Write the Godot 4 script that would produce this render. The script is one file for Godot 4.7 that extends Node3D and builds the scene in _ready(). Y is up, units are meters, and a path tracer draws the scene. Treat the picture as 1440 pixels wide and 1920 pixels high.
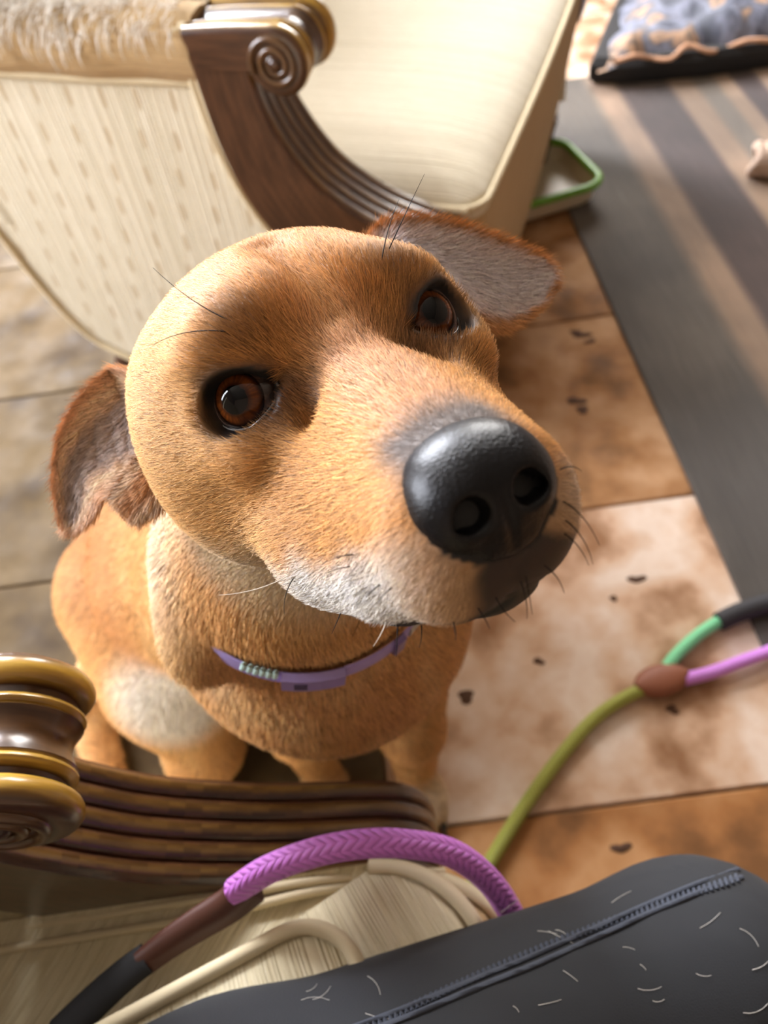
extends Node3D
# A tan dog sitting between two cream armchairs, looking up at the sitter. y up, metres, 1440x1920 frame.

const FPX := 1450.0
const CAM_H := 0.95
var cam: Camera3D
var M := {}
var rng := RandomNumberGenerator.new()
var used_names := {}

# ---------------------------------------------------------------- pixels to places
func cam_basis() -> Basis:
	return Basis(Vector3.RIGHT, deg_to_rad(-52.5)) * Basis(Vector3.BACK, deg_to_rad(-9.2))

func ray(x: float, y: float) -> Vector3:
	return cam_basis() * Vector3((x - 720.0) / FPX, -(y - 960.0) / FPX, -1.0)

func at(x: float, y: float, depth: float) -> Vector3:
	return Vector3(0, CAM_H, 0) + ray(x, y) * depth

func onh(x: float, y: float, h: float) -> Vector3:
	var r := ray(x, y)
	return Vector3(0, CAM_H, 0) + r * ((h - CAM_H) / r.y)

# ---------------------------------------------------------------- naming
func numbered(called: String, parent: Node) -> String:
	var key := str(parent.get_instance_id()) + called
	var n: int = used_names.get(key, 0)
	used_names[key] = n + 1
	return called if n == 0 else "%s_%03d" % [called, n]

func put(o: Node3D, called: String, parent: Node) -> Node3D:
	o.name = numbered(called, parent)
	parent.add_child(o, true)
	return o

func tag(o: Node3D, label: String, category: String, group := "") -> Node3D:
	o.set_meta("label", label)
	o.set_meta("category", category)
	if group: o.set_meta("group", group)
	return o

func thing(called: String, label: String, category: String, pos := Vector3.ZERO, yaw := 0.0) -> Node3D:
	var o := Node3D.new()
	put(o, called, self)
	o.position = pos
	o.rotation.y = yaw
	tag(o, label, category)
	return o

func part(called: String, mesh: Mesh, mat: Material, parent: Node) -> MeshInstance3D:
	var o := MeshInstance3D.new()
	o.mesh = mesh
	o.material_override = mat
	put(o, called, parent)
	return o

func structure(called: String, mesh: Mesh, mat: Material) -> MeshInstance3D:
	var o := part(called, mesh, mat, self)
	o.set_meta("kind", "structure")
	return o

# ---------------------------------------------------------------- triangle soup with creased normals
class Soup:
	var p := PackedVector3Array()
	var uv := PackedVector2Array()
	var c := PackedColorArray()
	func tri(a: Vector3, b: Vector3, d: Vector3, ua := Vector2.ZERO, ub := Vector2.ZERO, ud := Vector2.ZERO, ca := Color.WHITE, cb := Color.WHITE, cd := Color.WHITE) -> void:
		p.append(a); p.append(b); p.append(d)
		uv.append(ua); uv.append(ub); uv.append(ud)
		c.append(ca); c.append(cb); c.append(cd)
	func quad(a: Vector3, b: Vector3, d: Vector3, e: Vector3, ua := Vector2.ZERO, ub := Vector2.ZERO, ud := Vector2.ZERO, ue := Vector2.ZERO, ca := Color.WHITE, cb := Color.WHITE, cd := Color.WHITE, ce := Color.WHITE) -> void:
		tri(a, b, d, ua, ub, ud, ca, cb, cd)
		tri(a, d, e, ua, ud, ue, ca, cd, ce)

func finish(s: Soup, crease := 40.0, closed := true) -> ArrayMesh:
	var n := s.p.size()
	if closed:
		var vol := 0.0
		for i in range(0, n, 3):
			vol += s.p[i].dot(s.p[i + 1].cross(s.p[i + 2]))
		if vol < 0.0:
			for i in range(0, n, 3):
				var t := s.p[i + 1]; s.p[i + 1] = s.p[i + 2]; s.p[i + 2] = t
				var u := s.uv[i + 1]; s.uv[i + 1] = s.uv[i + 2]; s.uv[i + 2] = u
				var k := s.c[i + 1]; s.c[i + 1] = s.c[i + 2]; s.c[i + 2] = k
	var fn := PackedVector3Array()
	fn.resize(n / 3)
	var near := {}
	for i in range(0, n, 3):
		var f := (s.p[i + 1] - s.p[i]).cross(s.p[i + 2] - s.p[i])
		fn[i / 3] = f
		for j in 3:
			var key := Vector3i((s.p[i + j] * 20000.0).round())
			if not near.has(key): near[key] = PackedInt32Array()
			near[key].append(i / 3)
	var cosc := cos(deg_to_rad(crease))
	var nr := PackedVector3Array()
	nr.resize(n)
	for i in range(0, n, 3):
		var f0 := fn[i / 3].normalized()
		for j in 3:
			var key := Vector3i((s.p[i + j] * 20000.0).round())
			var sum := Vector3.ZERO
			for k in near[key]:
				var f1 := fn[k]
				if f1.normalized().dot(f0) >= cosc: sum += f1
			nr[i + j] = sum.normalized() if sum.length_squared() > 0.0 else f0
	var ix := PackedInt32Array()
	ix.resize(n)
	for i in range(0, n, 3):
		ix[i] = i; ix[i + 1] = i + 2; ix[i + 2] = i + 1
	var a := []
	a.resize(Mesh.ARRAY_MAX)
	a[Mesh.ARRAY_VERTEX] = s.p
	a[Mesh.ARRAY_NORMAL] = nr
	a[Mesh.ARRAY_TEX_UV] = s.uv
	a[Mesh.ARRAY_COLOR] = s.c
	a[Mesh.ARRAY_INDEX] = ix
	var m := ArrayMesh.new()
	m.add_surface_from_arrays(Mesh.PRIMITIVE_TRIANGLES, a)
	return m

# rings of equal length; each ring closed when ring_closed; ends capped by a fan
func loft(s: Soup, rings: Array, ring_closed := true, caps := true, uvs := Vector2(1, 1), colors: Array = []) -> void:
	var m: int = rings[0].size()
	var along := 0.0
	for i in rings.size() - 1:
		var r0: PackedVector3Array = rings[i]
		var r1: PackedVector3Array = rings[i + 1]
		var step := 0.0
		for j in m: step += r0[j].distance_to(r1[j]) / m
		var round_ := 0.0
		var cnt := m if ring_closed else m - 1
		for j in cnt:
			var k := (j + 1) % m
			var w := r0[j].distance_to(r0[k])
			var c0 := Color.WHITE; var c1 := Color.WHITE
			if colors.size():
				c0 = colors[j]; c1 = colors[k]
			s.quad(r0[j], r0[k], r1[k], r1[j], Vector2(round_, along) * uvs, Vector2(round_ + w, along) * uvs, Vector2(round_ + w, along + step) * uvs, Vector2(round_, along + step) * uvs, c0, c1, c1, c0)
			round_ += w
		along += step
	if caps and ring_closed:
		for e in 2:
			var r: PackedVector3Array = rings[0] if e == 0 else rings[-1]
			var mid := Vector3.ZERO
			for v in r: mid += v / m
			for j in m:
				var k := (j + 1) % m
				var cj := Color.WHITE
				if colors.size(): cj = colors[0]
				if e == 0: s.tri(r[k], r[j], mid, Vector2.ZERO, Vector2.ZERO, Vector2.ZERO, cj, cj, cj)
				else: s.tri(r[j], r[k], mid, Vector2.ZERO, Vector2.ZERO, Vector2.ZERO, cj, cj, cj)

# sub-divided smooth path through points
func spline(pts: PackedVector3Array, per := 6) -> PackedVector3Array:
	var out := PackedVector3Array()
	var n := pts.size()
	for i in n - 1:
		var a := pts[maxi(i - 1, 0)]; var b := pts[i]; var c := pts[i + 1]; var d := pts[mini(i + 2, n - 1)]
		for k in per: out.append(b.cubic_interpolate(c, a, d, float(k) / per))
	out.append(pts[n - 1])
	return out

func tube(s: Soup, path: PackedVector3Array, r0: float, r1: float, sides := 8, flat := 1.0, up := Vector3.UP) -> void:
	var rings := []
	var n := path.size()
	var u := up
	for i in n:
		var t := (path[mini(i + 1, n - 1)] - path[maxi(i - 1, 0)]).normalized()
		if absf(u.dot(t)) > 0.98: u = Vector3.RIGHT
		var x := u.cross(t).normalized()
		var y := t.cross(x).normalized()
		u = y
		var r := lerpf(r0, r1, float(i) / maxf(n - 1, 1))
		var ring := PackedVector3Array()
		for j in sides:
			var a := TAU * j / sides
			ring.append(path[i] + x * (cos(a) * r) + y * (sin(a) * r * flat))
		rings.append(ring)
	loft(s, rings, true, true, Vector2.ONE)

func box(s: Soup, c: Vector3, size: Vector3, bev := 0.004, b := Basis.IDENTITY) -> void:
	# a box with chamfered edges, as three stacked rounded rectangles
	var h := size / 2.0
	bev = minf(bev, minf(h.x, minf(h.y, h.z)) * 0.9)
	var rings := []
	for lv in [[-h.y, bev], [-h.y + bev, 0.0], [h.y - bev, 0.0], [h.y, bev]]:
		var y: float = lv[0]; var ins: float = lv[1]
		var ring := PackedVector3Array()
		for q in 4:
			var sx := 1.0 if q == 0 or q == 3 else -1.0
			var sz := 1.0 if q < 2 else -1.0
			var p1 := Vector3(sx * (h.x - ins), y, sz * (h.z - bev))
			var p2 := Vector3(sx * (h.x - bev), y, sz * (h.z - ins))
			if q % 2 == 0: ring.append(c + b * p1); ring.append(c + b * p2)
			else: ring.append(c + b * p2); ring.append(c + b * p1)
		rings.append(ring)
	loft(s, rings, true, true, Vector2.ONE)

func box_mesh(c: Vector3, size: Vector3, bev := 0.004) -> ArrayMesh:
	var s := Soup.new()
	box(s, c, size, bev)
	return finish(s, 30.0)

# flat outline (x, y) with thickness along z, edges rounded by bev
func slab(s: Soup, poly: PackedVector2Array, z0: float, z1: float, bev: float, puff := 0.0) -> void:
	var n := poly.size()
	var area := 0.0
	for i in n: area += poly[i].cross(poly[(i + 1) % n])
	var sg := 1.0 if area > 0 else -1.0
	var nrm := PackedVector2Array()
	for i in n:
		var e0 := (poly[i] - poly[(i + n - 1) % n]).normalized(); var e1 := (poly[(i + 1) % n] - poly[i]).normalized()
		var v := (Vector2(e0.y, -e0.x) + Vector2(e1.y, -e1.x)) * sg
		nrm.append(v.normalized())
	var rings := []
	for lv in [[z0, bev], [z0 + bev * 0.3, bev * 0.3], [z0 + bev, 0.0], [z1 - bev, 0.0], [z1 - bev * 0.3, bev * 0.3], [z1, bev]]:
		var ring := PackedVector3Array()
		for i in n:
			var q: Vector2 = poly[i] - nrm[i] * lv[1]
			ring.append(Vector3(q.x, q.y, lv[0]))
		rings.append(ring)
	loft(s, rings, true, false, Vector2.ONE)
	for e in 2:
		var r: PackedVector3Array = rings[0] if e == 0 else rings[-1]
		var flat := PackedVector2Array()
		for v in r: flat.append(Vector2(v.x, v.y))
		var tris := Geometry2D.triangulate_polygon(flat)
		for i in range(0, tris.size(), 3):
			var a := r[tris[i]]; var b := r[tris[i + 1]]; var d := r[tris[i + 2]]
			var up := (b - a).cross(d - a).z
			# ring order runs with sg; loft faces outward by the volume test, so caps follow the same hand
			var want := -1.0 if e == 0 else 1.0
			if up * want * 1.0 < 0.0:
				var t := b; b = d; d = t
			if sg > 0: s.tri(a, b, d, Vector2(a.x, a.y), Vector2(b.x, b.y), Vector2(d.x, d.y))
			else: s.tri(a, d, b, Vector2(a.x, a.y), Vector2(d.x, d.y), Vector2(b.x, b.y))

# ---------------------------------------------------------------- materials
func mat(col: Color, rough := 0.7, vertex := false) -> StandardMaterial3D:
	var m := StandardMaterial3D.new()
	m.albedo_color = col
	m.roughness = rough
	m.vertex_color_use_as_albedo = vertex
	return m

func noise(freq: float, oct := 4, sd := 1) -> FastNoiseLite:
	var n := FastNoiseLite.new()
	n.seed = sd
	n.noise_type = FastNoiseLite.TYPE_SIMPLEX_SMOOTH
	n.frequency = freq
	n.fractal_octaves = oct
	return n

func noise_tex(freq: float, oct: int, sd: int, ramp: Array = [], size := 512) -> NoiseTexture2D:
	var t := NoiseTexture2D.new()
	t.width = size; t.height = size
	t.seamless = true
	t.noise = noise(freq, oct, sd)
	if ramp.size():
		var g := Gradient.new()
		var off := PackedFloat32Array(); var cols := PackedColorArray()
		for r in ramp:
			off.append(r[0]); cols.append(r[1])
		g.offsets = off; g.colors = cols
		t.color_ramp = g
	return t

func rgb(r: float, g: float, b: float) -> Color:
	return Color(r / 255.0, g / 255.0, b / 255.0)

func lin(r: float, g: float, b: float) -> Color:
	return Color(r, g, b)

func fabric_image(dashes: bool, sd: int) -> ImageTexture:
	# cream cloth: slubbed threads of slightly different tone along v; small woven dashes when asked
	rng.seed = sd
	var w := 512
	var im := Image.create(w, w, false, Image.FORMAT_RGB8)
	var tone := 0.0
	for x in w:
		tone = tone * 0.82 + rng.randf_range(-1, 1) * 0.35
		var k := clampf(tone, -1, 1)
		var base := rgb(200 + 13 * k, 189 + 14 * k, 163 + 16 * k)
		im.fill_rect(Rect2i(x, 0, 1, w), base)
	for i in 2600:
		var x := rng.randi() % w; var y := rng.randi() % w
		var k := rng.randf_range(-1, 1)
		im.fill_rect(Rect2i(x, y, 1, rng.randi_range(8, 60)), rgb(200 + 15 * k, 189 + 17 * k, 163 + 20 * k))
	if dashes:
		for row in 8:
			for col in 8:
				var x := col * 64 + (row % 4) * 16 + 4
				var y := row * 64 + 10
				for t in 11:
					var e := absi(t - 5)
					im.fill_rect(Rect2i((x + t) % w, y + e * e / 3, 1, 34 - e * e * 2 / 3), rgb(170 + e * 4, 150 + e * 5, 114 + e * 7))
	return ImageTexture.create_from_image(im)

func rib_image(period: int, duty: float) -> ImageTexture:
	var w := 256
	var im := Image.create(w, w, false, Image.FORMAT_L8)
	for x in w:
		var f := float(x % period) / period
		var h := sin(PI * f) if f < 1.0 else 0.0
		im.fill_rect(Rect2i(x, 0, 1, w), Color(h, h, h))
	return ImageTexture.create_from_image(im)

func slub_image(sd: int) -> ImageTexture:
	# uneven ribs: fine threads in groups, some thick, some sunk
	rng.seed = sd
	var w := 512
	var im := Image.create(w, w, false, Image.FORMAT_L8)
	var x := 0
	while x < w:
		var p := rng.randi_range(5, 9) if rng.randf() < 0.7 else rng.randi_range(12, 20)
		var top := rng.randf_range(0.45, 1.0)
		for k in p:
			if x + k >= w: break
			var h := top * pow(sin(PI * (k + 0.5) / p), 0.7)
			im.fill_rect(Rect2i(x + k, 0, 1, w), Color(h, h, h))
		x += p
	return ImageTexture.create_from_image(im)

func weave_image(n: int) -> ImageTexture:
	# herringbone braid relief
	var w := 128
	var im := Image.create(w, w, false, Image.FORMAT_L8)
	for y in w:
		for x in w:
			var u := float(x) / w * n; var v := float(y) / w * n
			var flip := int(floor(u)) % 2 == 0
			var d := fposmod(v + (u if flip else -u), 1.0)
			var a := sin(PI * d); var b := sin(PI * fposmod(u, 1.0))
			var h := sqrt(maxf(a * (0.35 + 0.65 * b), 0.0))
			im.set_pixel(x, y, Color(h, h, h))
	return ImageTexture.create_from_image(im)

func bump(m: StandardMaterial3D, t: Texture2D, cm: float) -> StandardMaterial3D:
	m.heightmap_enabled = true
	m.heightmap_texture = t
	m.heightmap_scale = cm
	return m

func make_materials() -> void:
	var f := mat(Color.WHITE, 0.85)
	f.albedo_texture = fabric_image(false, 3)
	f.uv1_scale = Vector3(4, 4, 1)
	bump(f, slub_image(9), 0.08)
	f.rim_enabled = true; f.rim = 0.3
	M.fabric = f
	var ft: StandardMaterial3D = f.duplicate()
	ft.albedo_color = rgb(222, 196, 160)  # tan for the arm pads; on the seat front it paints in shade
	M.fabric_tan = ft
	var fd: StandardMaterial3D = f.duplicate()
	fd.albedo_texture = fabric_image(true, 5)
	fd.uv1_scale = Vector3(2.6, 2.6, 1)
	M.fabric_dash = fd
	var ribs := mat(rgb(222, 212, 188), 0.8)
	ribs.albedo_color = rgb(246, 242, 230)
	ribs.albedo_texture = fabric_image(false, 12)
	ribs.uv1_scale = Vector3(6, 6, 1)
	bump(ribs, slub_image(6), 0.11)
	M.fabric_rib = ribs
	M.welt = bump(mat(rgb(200, 184, 150), 0.85), rib_image(8, 0.5), 0.02)
	var wood := mat(Color.WHITE, 0.3, true)
	wood.albedo_texture = noise_tex(0.012, 5, 21, [[0.2, Color(0.72, 0.68, 0.66)], [0.7, Color(1, 1, 1)]], 256)
	wood.uv1_scale = Vector3(30, 4, 1)
	wood.clearcoat_enabled = true; wood.clearcoat = 0.35; wood.clearcoat_roughness = 0.18
	M.wood = wood
	var dw := mat(rgb(62, 34, 22), 0.35)
	M.wood_dark = dw
	# floor
	var tones := [
		[rgb(110, 78, 48), rgb(150, 108, 70), rgb(176, 138, 102)],
		[rgb(140, 102, 72), rgb(194, 160, 132), rgb(216, 196, 178)],
		[rgb(58, 45, 28), rgb(76, 61, 38), rgb(88, 72, 48)],  # left-hand tiles: shade painted in as a darker tile colour
		[rgb(112, 76, 44), rgb(158, 108, 64), rgb(182, 136, 92)],
	]
	M.tiles = []
	var rough := noise_tex(0.02, 4, 70, [[0.0, Color(0.6, 0.6, 0.6)], [1.0, Color(0.95, 0.95, 0.95)]], 256)
	var tb := noise_tex(0.03, 5, 71, [], 256)
	for i in 4:
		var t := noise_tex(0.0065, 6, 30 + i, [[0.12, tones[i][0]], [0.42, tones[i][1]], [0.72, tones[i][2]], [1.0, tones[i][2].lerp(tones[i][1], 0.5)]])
		for k in 2:
			var m := mat(Color.WHITE, 1.0)
			m.albedo_texture = t
			m.roughness_texture = rough
			m.metallic_specular = 0.3
			m.uv1_scale = Vector3(1.7, 1.7, 1)
			m.uv1_offset = Vector3(0.37 * k, 0.21 * k + 0.1 * i, 0)
			bump(m, tb, 0.12)
			M.tiles.append(m)
	M.grout = mat(rgb(112, 84, 58), 0.9)
	M.wall = mat(rgb(112, 96, 80), 0.9)
	M.ceiling = mat(rgb(132, 124, 112), 0.9)
	M.white_wood = mat(rgb(238, 236, 230), 0.5)
	var g := mat(Color(0.9, 0.95, 1.0, 0.06), 0.02)
	g.transparency = BaseMaterial3D.TRANSPARENCY_ALPHA
	M.pane = g

# ---------------------------------------------------------------- room
func room() -> void:
	var x0 := -2.6; var x1 := 2.8; var z0 := -3.3; var z1 := 2.0; var top := 3.0; var th := 0.14
	# floor: grout bed, then every tile its own piece
	var bed := structure("floor", box_mesh(Vector3((x0 + x1) / 2, -0.055, (z0 + z1) / 2), Vector3(x1 - x0 + 2 * th, 0.1, z1 - z0 + 2 * th), 0.002), M.grout)
	var yaw := deg_to_rad(-1.8)
	var nv := Vector2(sin(yaw), cos(yaw)); var tv := Vector2(cos(yaw), -sin(yaw))
	var w := 0.4283
	var base := -1.17 * 0.95
	rng.seed = 11
	var pieces := []
	for v in 4:
		var s := Soup.new()
		box(s, Vector3(0, -0.006, 0), Vector3(2.0 * w - 0.0035, 0.012, w - 0.0035), 0.002)
		# flat world-size uv on the top
		for i in s.p.size(): s.uv[i] = Vector2(s.p[i].x + v * 0.31, s.p[i].z + v * 0.17)
		pieces.append(finish(s, 30.0))
	for k in range(-5, 8):
		for j in range(-4, 5):
			var c: Vector2 = nv * (base + (k + 0.5) * w) + tv * ((j + 0.5) * 2.0 * w - 0.06)
			if c.x < x0 + 0.1 or c.x > x1 - 0.1 or c.y < z0 + 0.1 or c.y > z1 - 0.1: continue
			var pick := rng.randi() % 4
			if j >= 0 and k == 1: pick = 1
			if j >= 0 and k <= 0: pick = 0 if k > -2 else 1
			if j >= 0 and k == 2: pick = 3
			if j < 0 and k >= -2 and k < 3: pick = 2  # left of the dog: tiles with shade painted into their colour
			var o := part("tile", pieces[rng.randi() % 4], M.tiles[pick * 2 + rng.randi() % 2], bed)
			o.position = Vector3(c.x, 0.0, c.y)
			o.rotation.y = -yaw * -1.0
	structure("ceiling", box_mesh(Vector3((x0 + x1) / 2, top + 0.06, (z0 + z1) / 2), Vector3(x1 - x0 + 2 * th, 0.12, z1 - z0 + 2 * th), 0.002), M.ceiling)
	structure("wall_right", box_mesh(Vector3(x1 + th / 2, top / 2, (z0 + z1) / 2), Vector3(th, top, z1 - z0), 0.002), M.wall)
	structure("wall_near", box_mesh(Vector3((x0 + x1) / 2, top / 2, z1 + th / 2), Vector3(x1 - x0 + 2 * th, top, th), 0.002), M.wall)
	# left wall with a wide window, far wall with a second one and an added third
	wall_with_window("wall_left", "window_1", Vector3(x0 - th / 2, 0, 0), PI / 2, z0, z1, top, th, Vector2(-1.75, 0.85), Vector2(-0.4, 2.5), 2)
	wall_with_window("wall_far", "window_2", Vector3(0, 0, z0 - th / 2), 0.0, x0 - th, -0.1, top, th, Vector2(-2.2, 0.95), Vector2(-0.5, 2.8), 3)
	wall_with_window("wall_far", "added_window_3", Vector3(0, 0, z0 - th / 2), 0.0, -0.1, x1 + th, top, th, Vector2(0.3, 0.9), Vector2(1.4, 2.3), 2)  # unseen window, added to hold the fill light for the seat
	for b in [["baseboard_far", Vector3(0.1, 0.05, z0 + 0.008), Vector3(5.3, 0.1, 0.016)], ["baseboard_right", Vector3(x1 - 0.008, 0.05, -0.65), Vector3(0.016, 0.1, 5.2)]]:
		structure(b[0], box_mesh(b[1], b[2], 0.003), M.white_wood)

func wall_with_window(called: String, win: String, at_: Vector3, yaw: float, a0: float, a1: float, top: float, th: float, lo: Vector2, hi: Vector2, lights: int) -> void:
	# along-axis a runs with x for yaw 0 and with z for yaw 90
	var map := func(a: float, y: float, d: float) -> Vector3:
		return Vector3(a, y, at_.z + d) if yaw == 0.0 else Vector3(at_.x + d, y, a)
	var siz := func(a: float, y: float, d: float) -> Vector3:
		return Vector3(a, y, d) if yaw == 0.0 else Vector3(d, y, a)
	var s := Soup.new()
	box(s, map.call((a0 + lo.x) / 2, top / 2, 0.0), siz.call(lo.x - a0, top, th), 0.002)
	box(s, map.call((hi.x + a1) / 2, top / 2, 0.0), siz.call(a1 - hi.x, top, th), 0.002)
	box(s, map.call((lo.x + hi.x) / 2, lo.y / 2, 0.0), siz.call(hi.x - lo.x, lo.y, th), 0.002)
	box(s, map.call((lo.x + hi.x) / 2, (hi.y + top) / 2, 0.0), siz.call(hi.x - lo.x, top - hi.y, th), 0.002)
	structure(called, finish(s, 30.0), M.wall)
	var f := Soup.new()
	var wd := hi.x - lo.x; var ht := hi.y - lo.y
	for k in lights + 1:
		box(f, map.call(lo.x + wd * k / lights, (lo.y + hi.y) / 2, 0.0), siz.call(0.05, ht, 0.06), 0.004)
	for k in 3:
		box(f, map.call((lo.x + hi.x) / 2, lo.y + ht * k / 2.0, 0.0), siz.call(wd, 0.05, 0.06), 0.004)
	var fr := structure(win, finish(f, 30.0), M.white_wood)
	for k in lights:
		part("pane", box_mesh(map.call(lo.x + wd * (k + 0.5) / lights, (lo.y + hi.y) / 2, 0.0), siz.call(wd / lights - 0.05, ht - 0.05, 0.004), 0.0005), M.pane, fr)

# ---------------------------------------------------------------- camera, sky, lights
func view() -> void:
	cam = Camera3D.new()
	cam.name = "camera"
	cam.fov = rad_to_deg(2.0 * atan(960.0 / FPX))
	cam.transform = Transform3D(cam_basis(), Vector3(0, CAM_H, 0))
	cam.near = 0.01
	var ca := CameraAttributesPhysical.new()
	ca.frustum_focal_length = 18.1
	ca.exposure_aperture = 6.0
	ca.frustum_focus_distance = 0.275
	cam.attributes = ca
	add_child(cam)
	cam.current = true
	cam.fov = rad_to_deg(2.0 * atan(960.0 / FPX))
	var env := Environment.new()
	env.background_mode = Environment.BG_SKY
	var sky := Sky.new()
	var sm := ProceduralSkyMaterial.new()
	sm.sky_top_color = Color(0.42, 0.58, 0.85)
	sm.sky_horizon_color = Color(0.85, 0.9, 0.96)
	sm.ground_bottom_color = Color(0.35, 0.36, 0.3)
	sm.ground_horizon_color = Color(0.7, 0.72, 0.7)
	sm.sky_energy_multiplier = 2.0
	sm.ground_energy_multiplier = 1.5
	sky.sky_material = sm
	env.sky = sky
	env.tonemap_mode = Environment.TONE_MAPPER_LINEAR
	env.tonemap_exposure = 1.04
	env.sdfgi_enabled = true
	env.ssao_enabled = true
	env.ssil_enabled = true
	var we := WorldEnvironment.new()
	we.name = "world"
	we.environment = env
	add_child(we)
	# daylight standing in the two windows and the added third, just outside the panes
	lamp("window_light", Vector3(-2.6 - 0.11, 1.675, -1.075), Vector3(1, -0.1, 0), Vector2(1.3, 1.6), Color(0.96, 0.97, 1.0), 25.0)
	lamp("added_window_fill", Vector3(0.85, 1.6, -3.3 - 0.11), Vector3(0, -0.05, 1), Vector2(1.1, 1.35), Color(1.0, 0.98, 0.95), 17.0)  # added fill with no seen source, to brighten the seat and rug
	lamp("window_light_far", Vector3(-1.35, 1.875, -3.3 - 0.11), Vector3(0, -0.1, 1), Vector2(1.65, 1.8), Color(0.96, 0.97, 1.0), 78.0)

func lamp(called: String, pos: Vector3, dir: Vector3, size: Vector2, col: Color, energy: float) -> void:
	var l := AreaLight3D.new()
	l.name = called
	l.area_size = size
	l.light_color = col
	l.light_energy = energy
	l.shadow_enabled = true
	l.transform = Transform3D(Basis.looking_at(dir, Vector3.UP), pos)
	add_child(l)
# ---------------------------------------------------------------- armchairs
var ARM_T := 0.085
const SEAT_FAR := -0.93

func flutes(t: float) -> Array:
	# five rounded flutes across the arm; [height, gilding]
	var u := fposmod(t * 5.0, 1.0)
	var h := pow(maxf(1.0 - pow(absf(u * 2.0 - 1.0), 2.6), 0.0), 0.55) * 0.0036
	var edge := minf(t, 1.0 - t)
	if edge < 0.06: h *= edge / 0.06
	return [h, 0.22 * smoothstep(0.35, 0.0, absf(u - 0.45))]

func turned(t: float) -> Array:
	# the turned profile of the scroll: beads at both rims, a hollow barrel between
	var h := 0.0
	var gilt := 0.0
	if t < 0.2: h = 0.0075 * sqrt(maxf(1.0 - pow((t - 0.1) / 0.1, 2.0), 0.0)); gilt = smoothstep(0.1, 0.03, absf(t - 0.12))
	elif t < 0.26: h = 0.0
	elif t < 0.34: h = 0.0048 * sqrt(maxf(1.0 - pow((t - 0.3) / 0.04, 2.0), 0.0)); gilt = 0.9
	elif t < 0.64: h = 0.0044 - 0.0042 * sin(PI * (t - 0.34) / 0.3); gilt = 0.04
	elif t < 0.72: h = 0.0048 * sqrt(maxf(1.0 - pow((t - 0.68) / 0.04, 2.0), 0.0)); gilt = 0.9
	elif t < 0.78: h = 0.0
	else: h = 0.0095 * sqrt(maxf(1.0 - pow((t - 0.89) / 0.11, 2.0), 0.0)); gilt = smoothstep(0.11, 0.03, absf(t - 0.86))
	return [h, gilt]

const WOOD_C := Color(0.074, 0.029, 0.013)
const GILT_C := Color(0.50, 0.30, 0.045)

func carved(s: Soup, front: PackedVector2Array, back: PackedVector2Array, zs: float, z0: float, thick: float, kind: int) -> void:
	var n := front.size()
	var cross := 60
	var hs := []
	var cols := []
	cols.append(WOOD_C)
	for k in cross + 1:
		var t := float(k) / cross
		var hg: Array = flutes(t) if kind == 0 else turned(t)
		hs.append(hg[0]); cols.append(WOOD_C.lerp(GILT_C, hg[1]))
	cols.append(WOOD_C)
	var rings := []
	for i in n:
		var f := front[i]; var b := back[i]
		var tan_ := (front[mini(i + 1, n - 1)] - front[maxi(i - 1, 0)]).normalized()
		var nr := Vector2(-tan_.y, tan_.x)
		if nr.dot(f - b) < 0.0: nr = -nr
		var ring := PackedVector3Array()
		ring.append(Vector3(b.x, b.y, z0 * zs))
		for k in cross + 1:
			var t := float(k) / cross
			var q: Vector2 = f + nr * hs[k]
			ring.append(Vector3(q.x, q.y, (z0 - thick * t) * zs))
		ring.append(Vector3(b.x, b.y, (z0 - thick) * zs))
		rings.append(ring)
	loft(s, rings, true, true, Vector2.ONE, cols)

func resample(pts: PackedVector2Array, n: int) -> PackedVector2Array:
	var c := Curve2D.new()
	for i in pts.size():
		var a := pts[maxi(i - 1, 0)]; var d := pts[mini(i + 1, pts.size() - 1)]
		var tn := (d - a) / 6.0
		c.add_point(pts[i], -tn, tn)
	var out := PackedVector2Array()
	var l := c.get_baked_length()
	for i in n: out.append(c.sample_baked(l * i / (n - 1), true))
	return out

const ARM_FRONT := [Vector2(-0.034, 0.612), Vector2(-0.031, 0.577), Vector2(-0.023, 0.543), Vector2(-0.004, 0.505), Vector2(0.022, 0.470), Vector2(0.055, 0.444), Vector2(0.095, 0.422), Vector2(0.14, 0.406), Vector2(0.172, 0.392), Vector2(0.19, 0.365), Vector2(0.196, 0.325), Vector2(0.192, 0.285)]
const ARM_BACK := [Vector2(-0.098, 0.628), Vector2(-0.095, 0.568), Vector2(-0.088, 0.505), Vector2(-0.070, 0.445), Vector2(-0.042, 0.397), Vector2(0.0, 0.36), Vector2(0.045, 0.334), Vector2(0.09, 0.318), Vector2(0.135, 0.305), Vector2(0.158, 0.29), Vector2(0.168, 0.275)]

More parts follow.
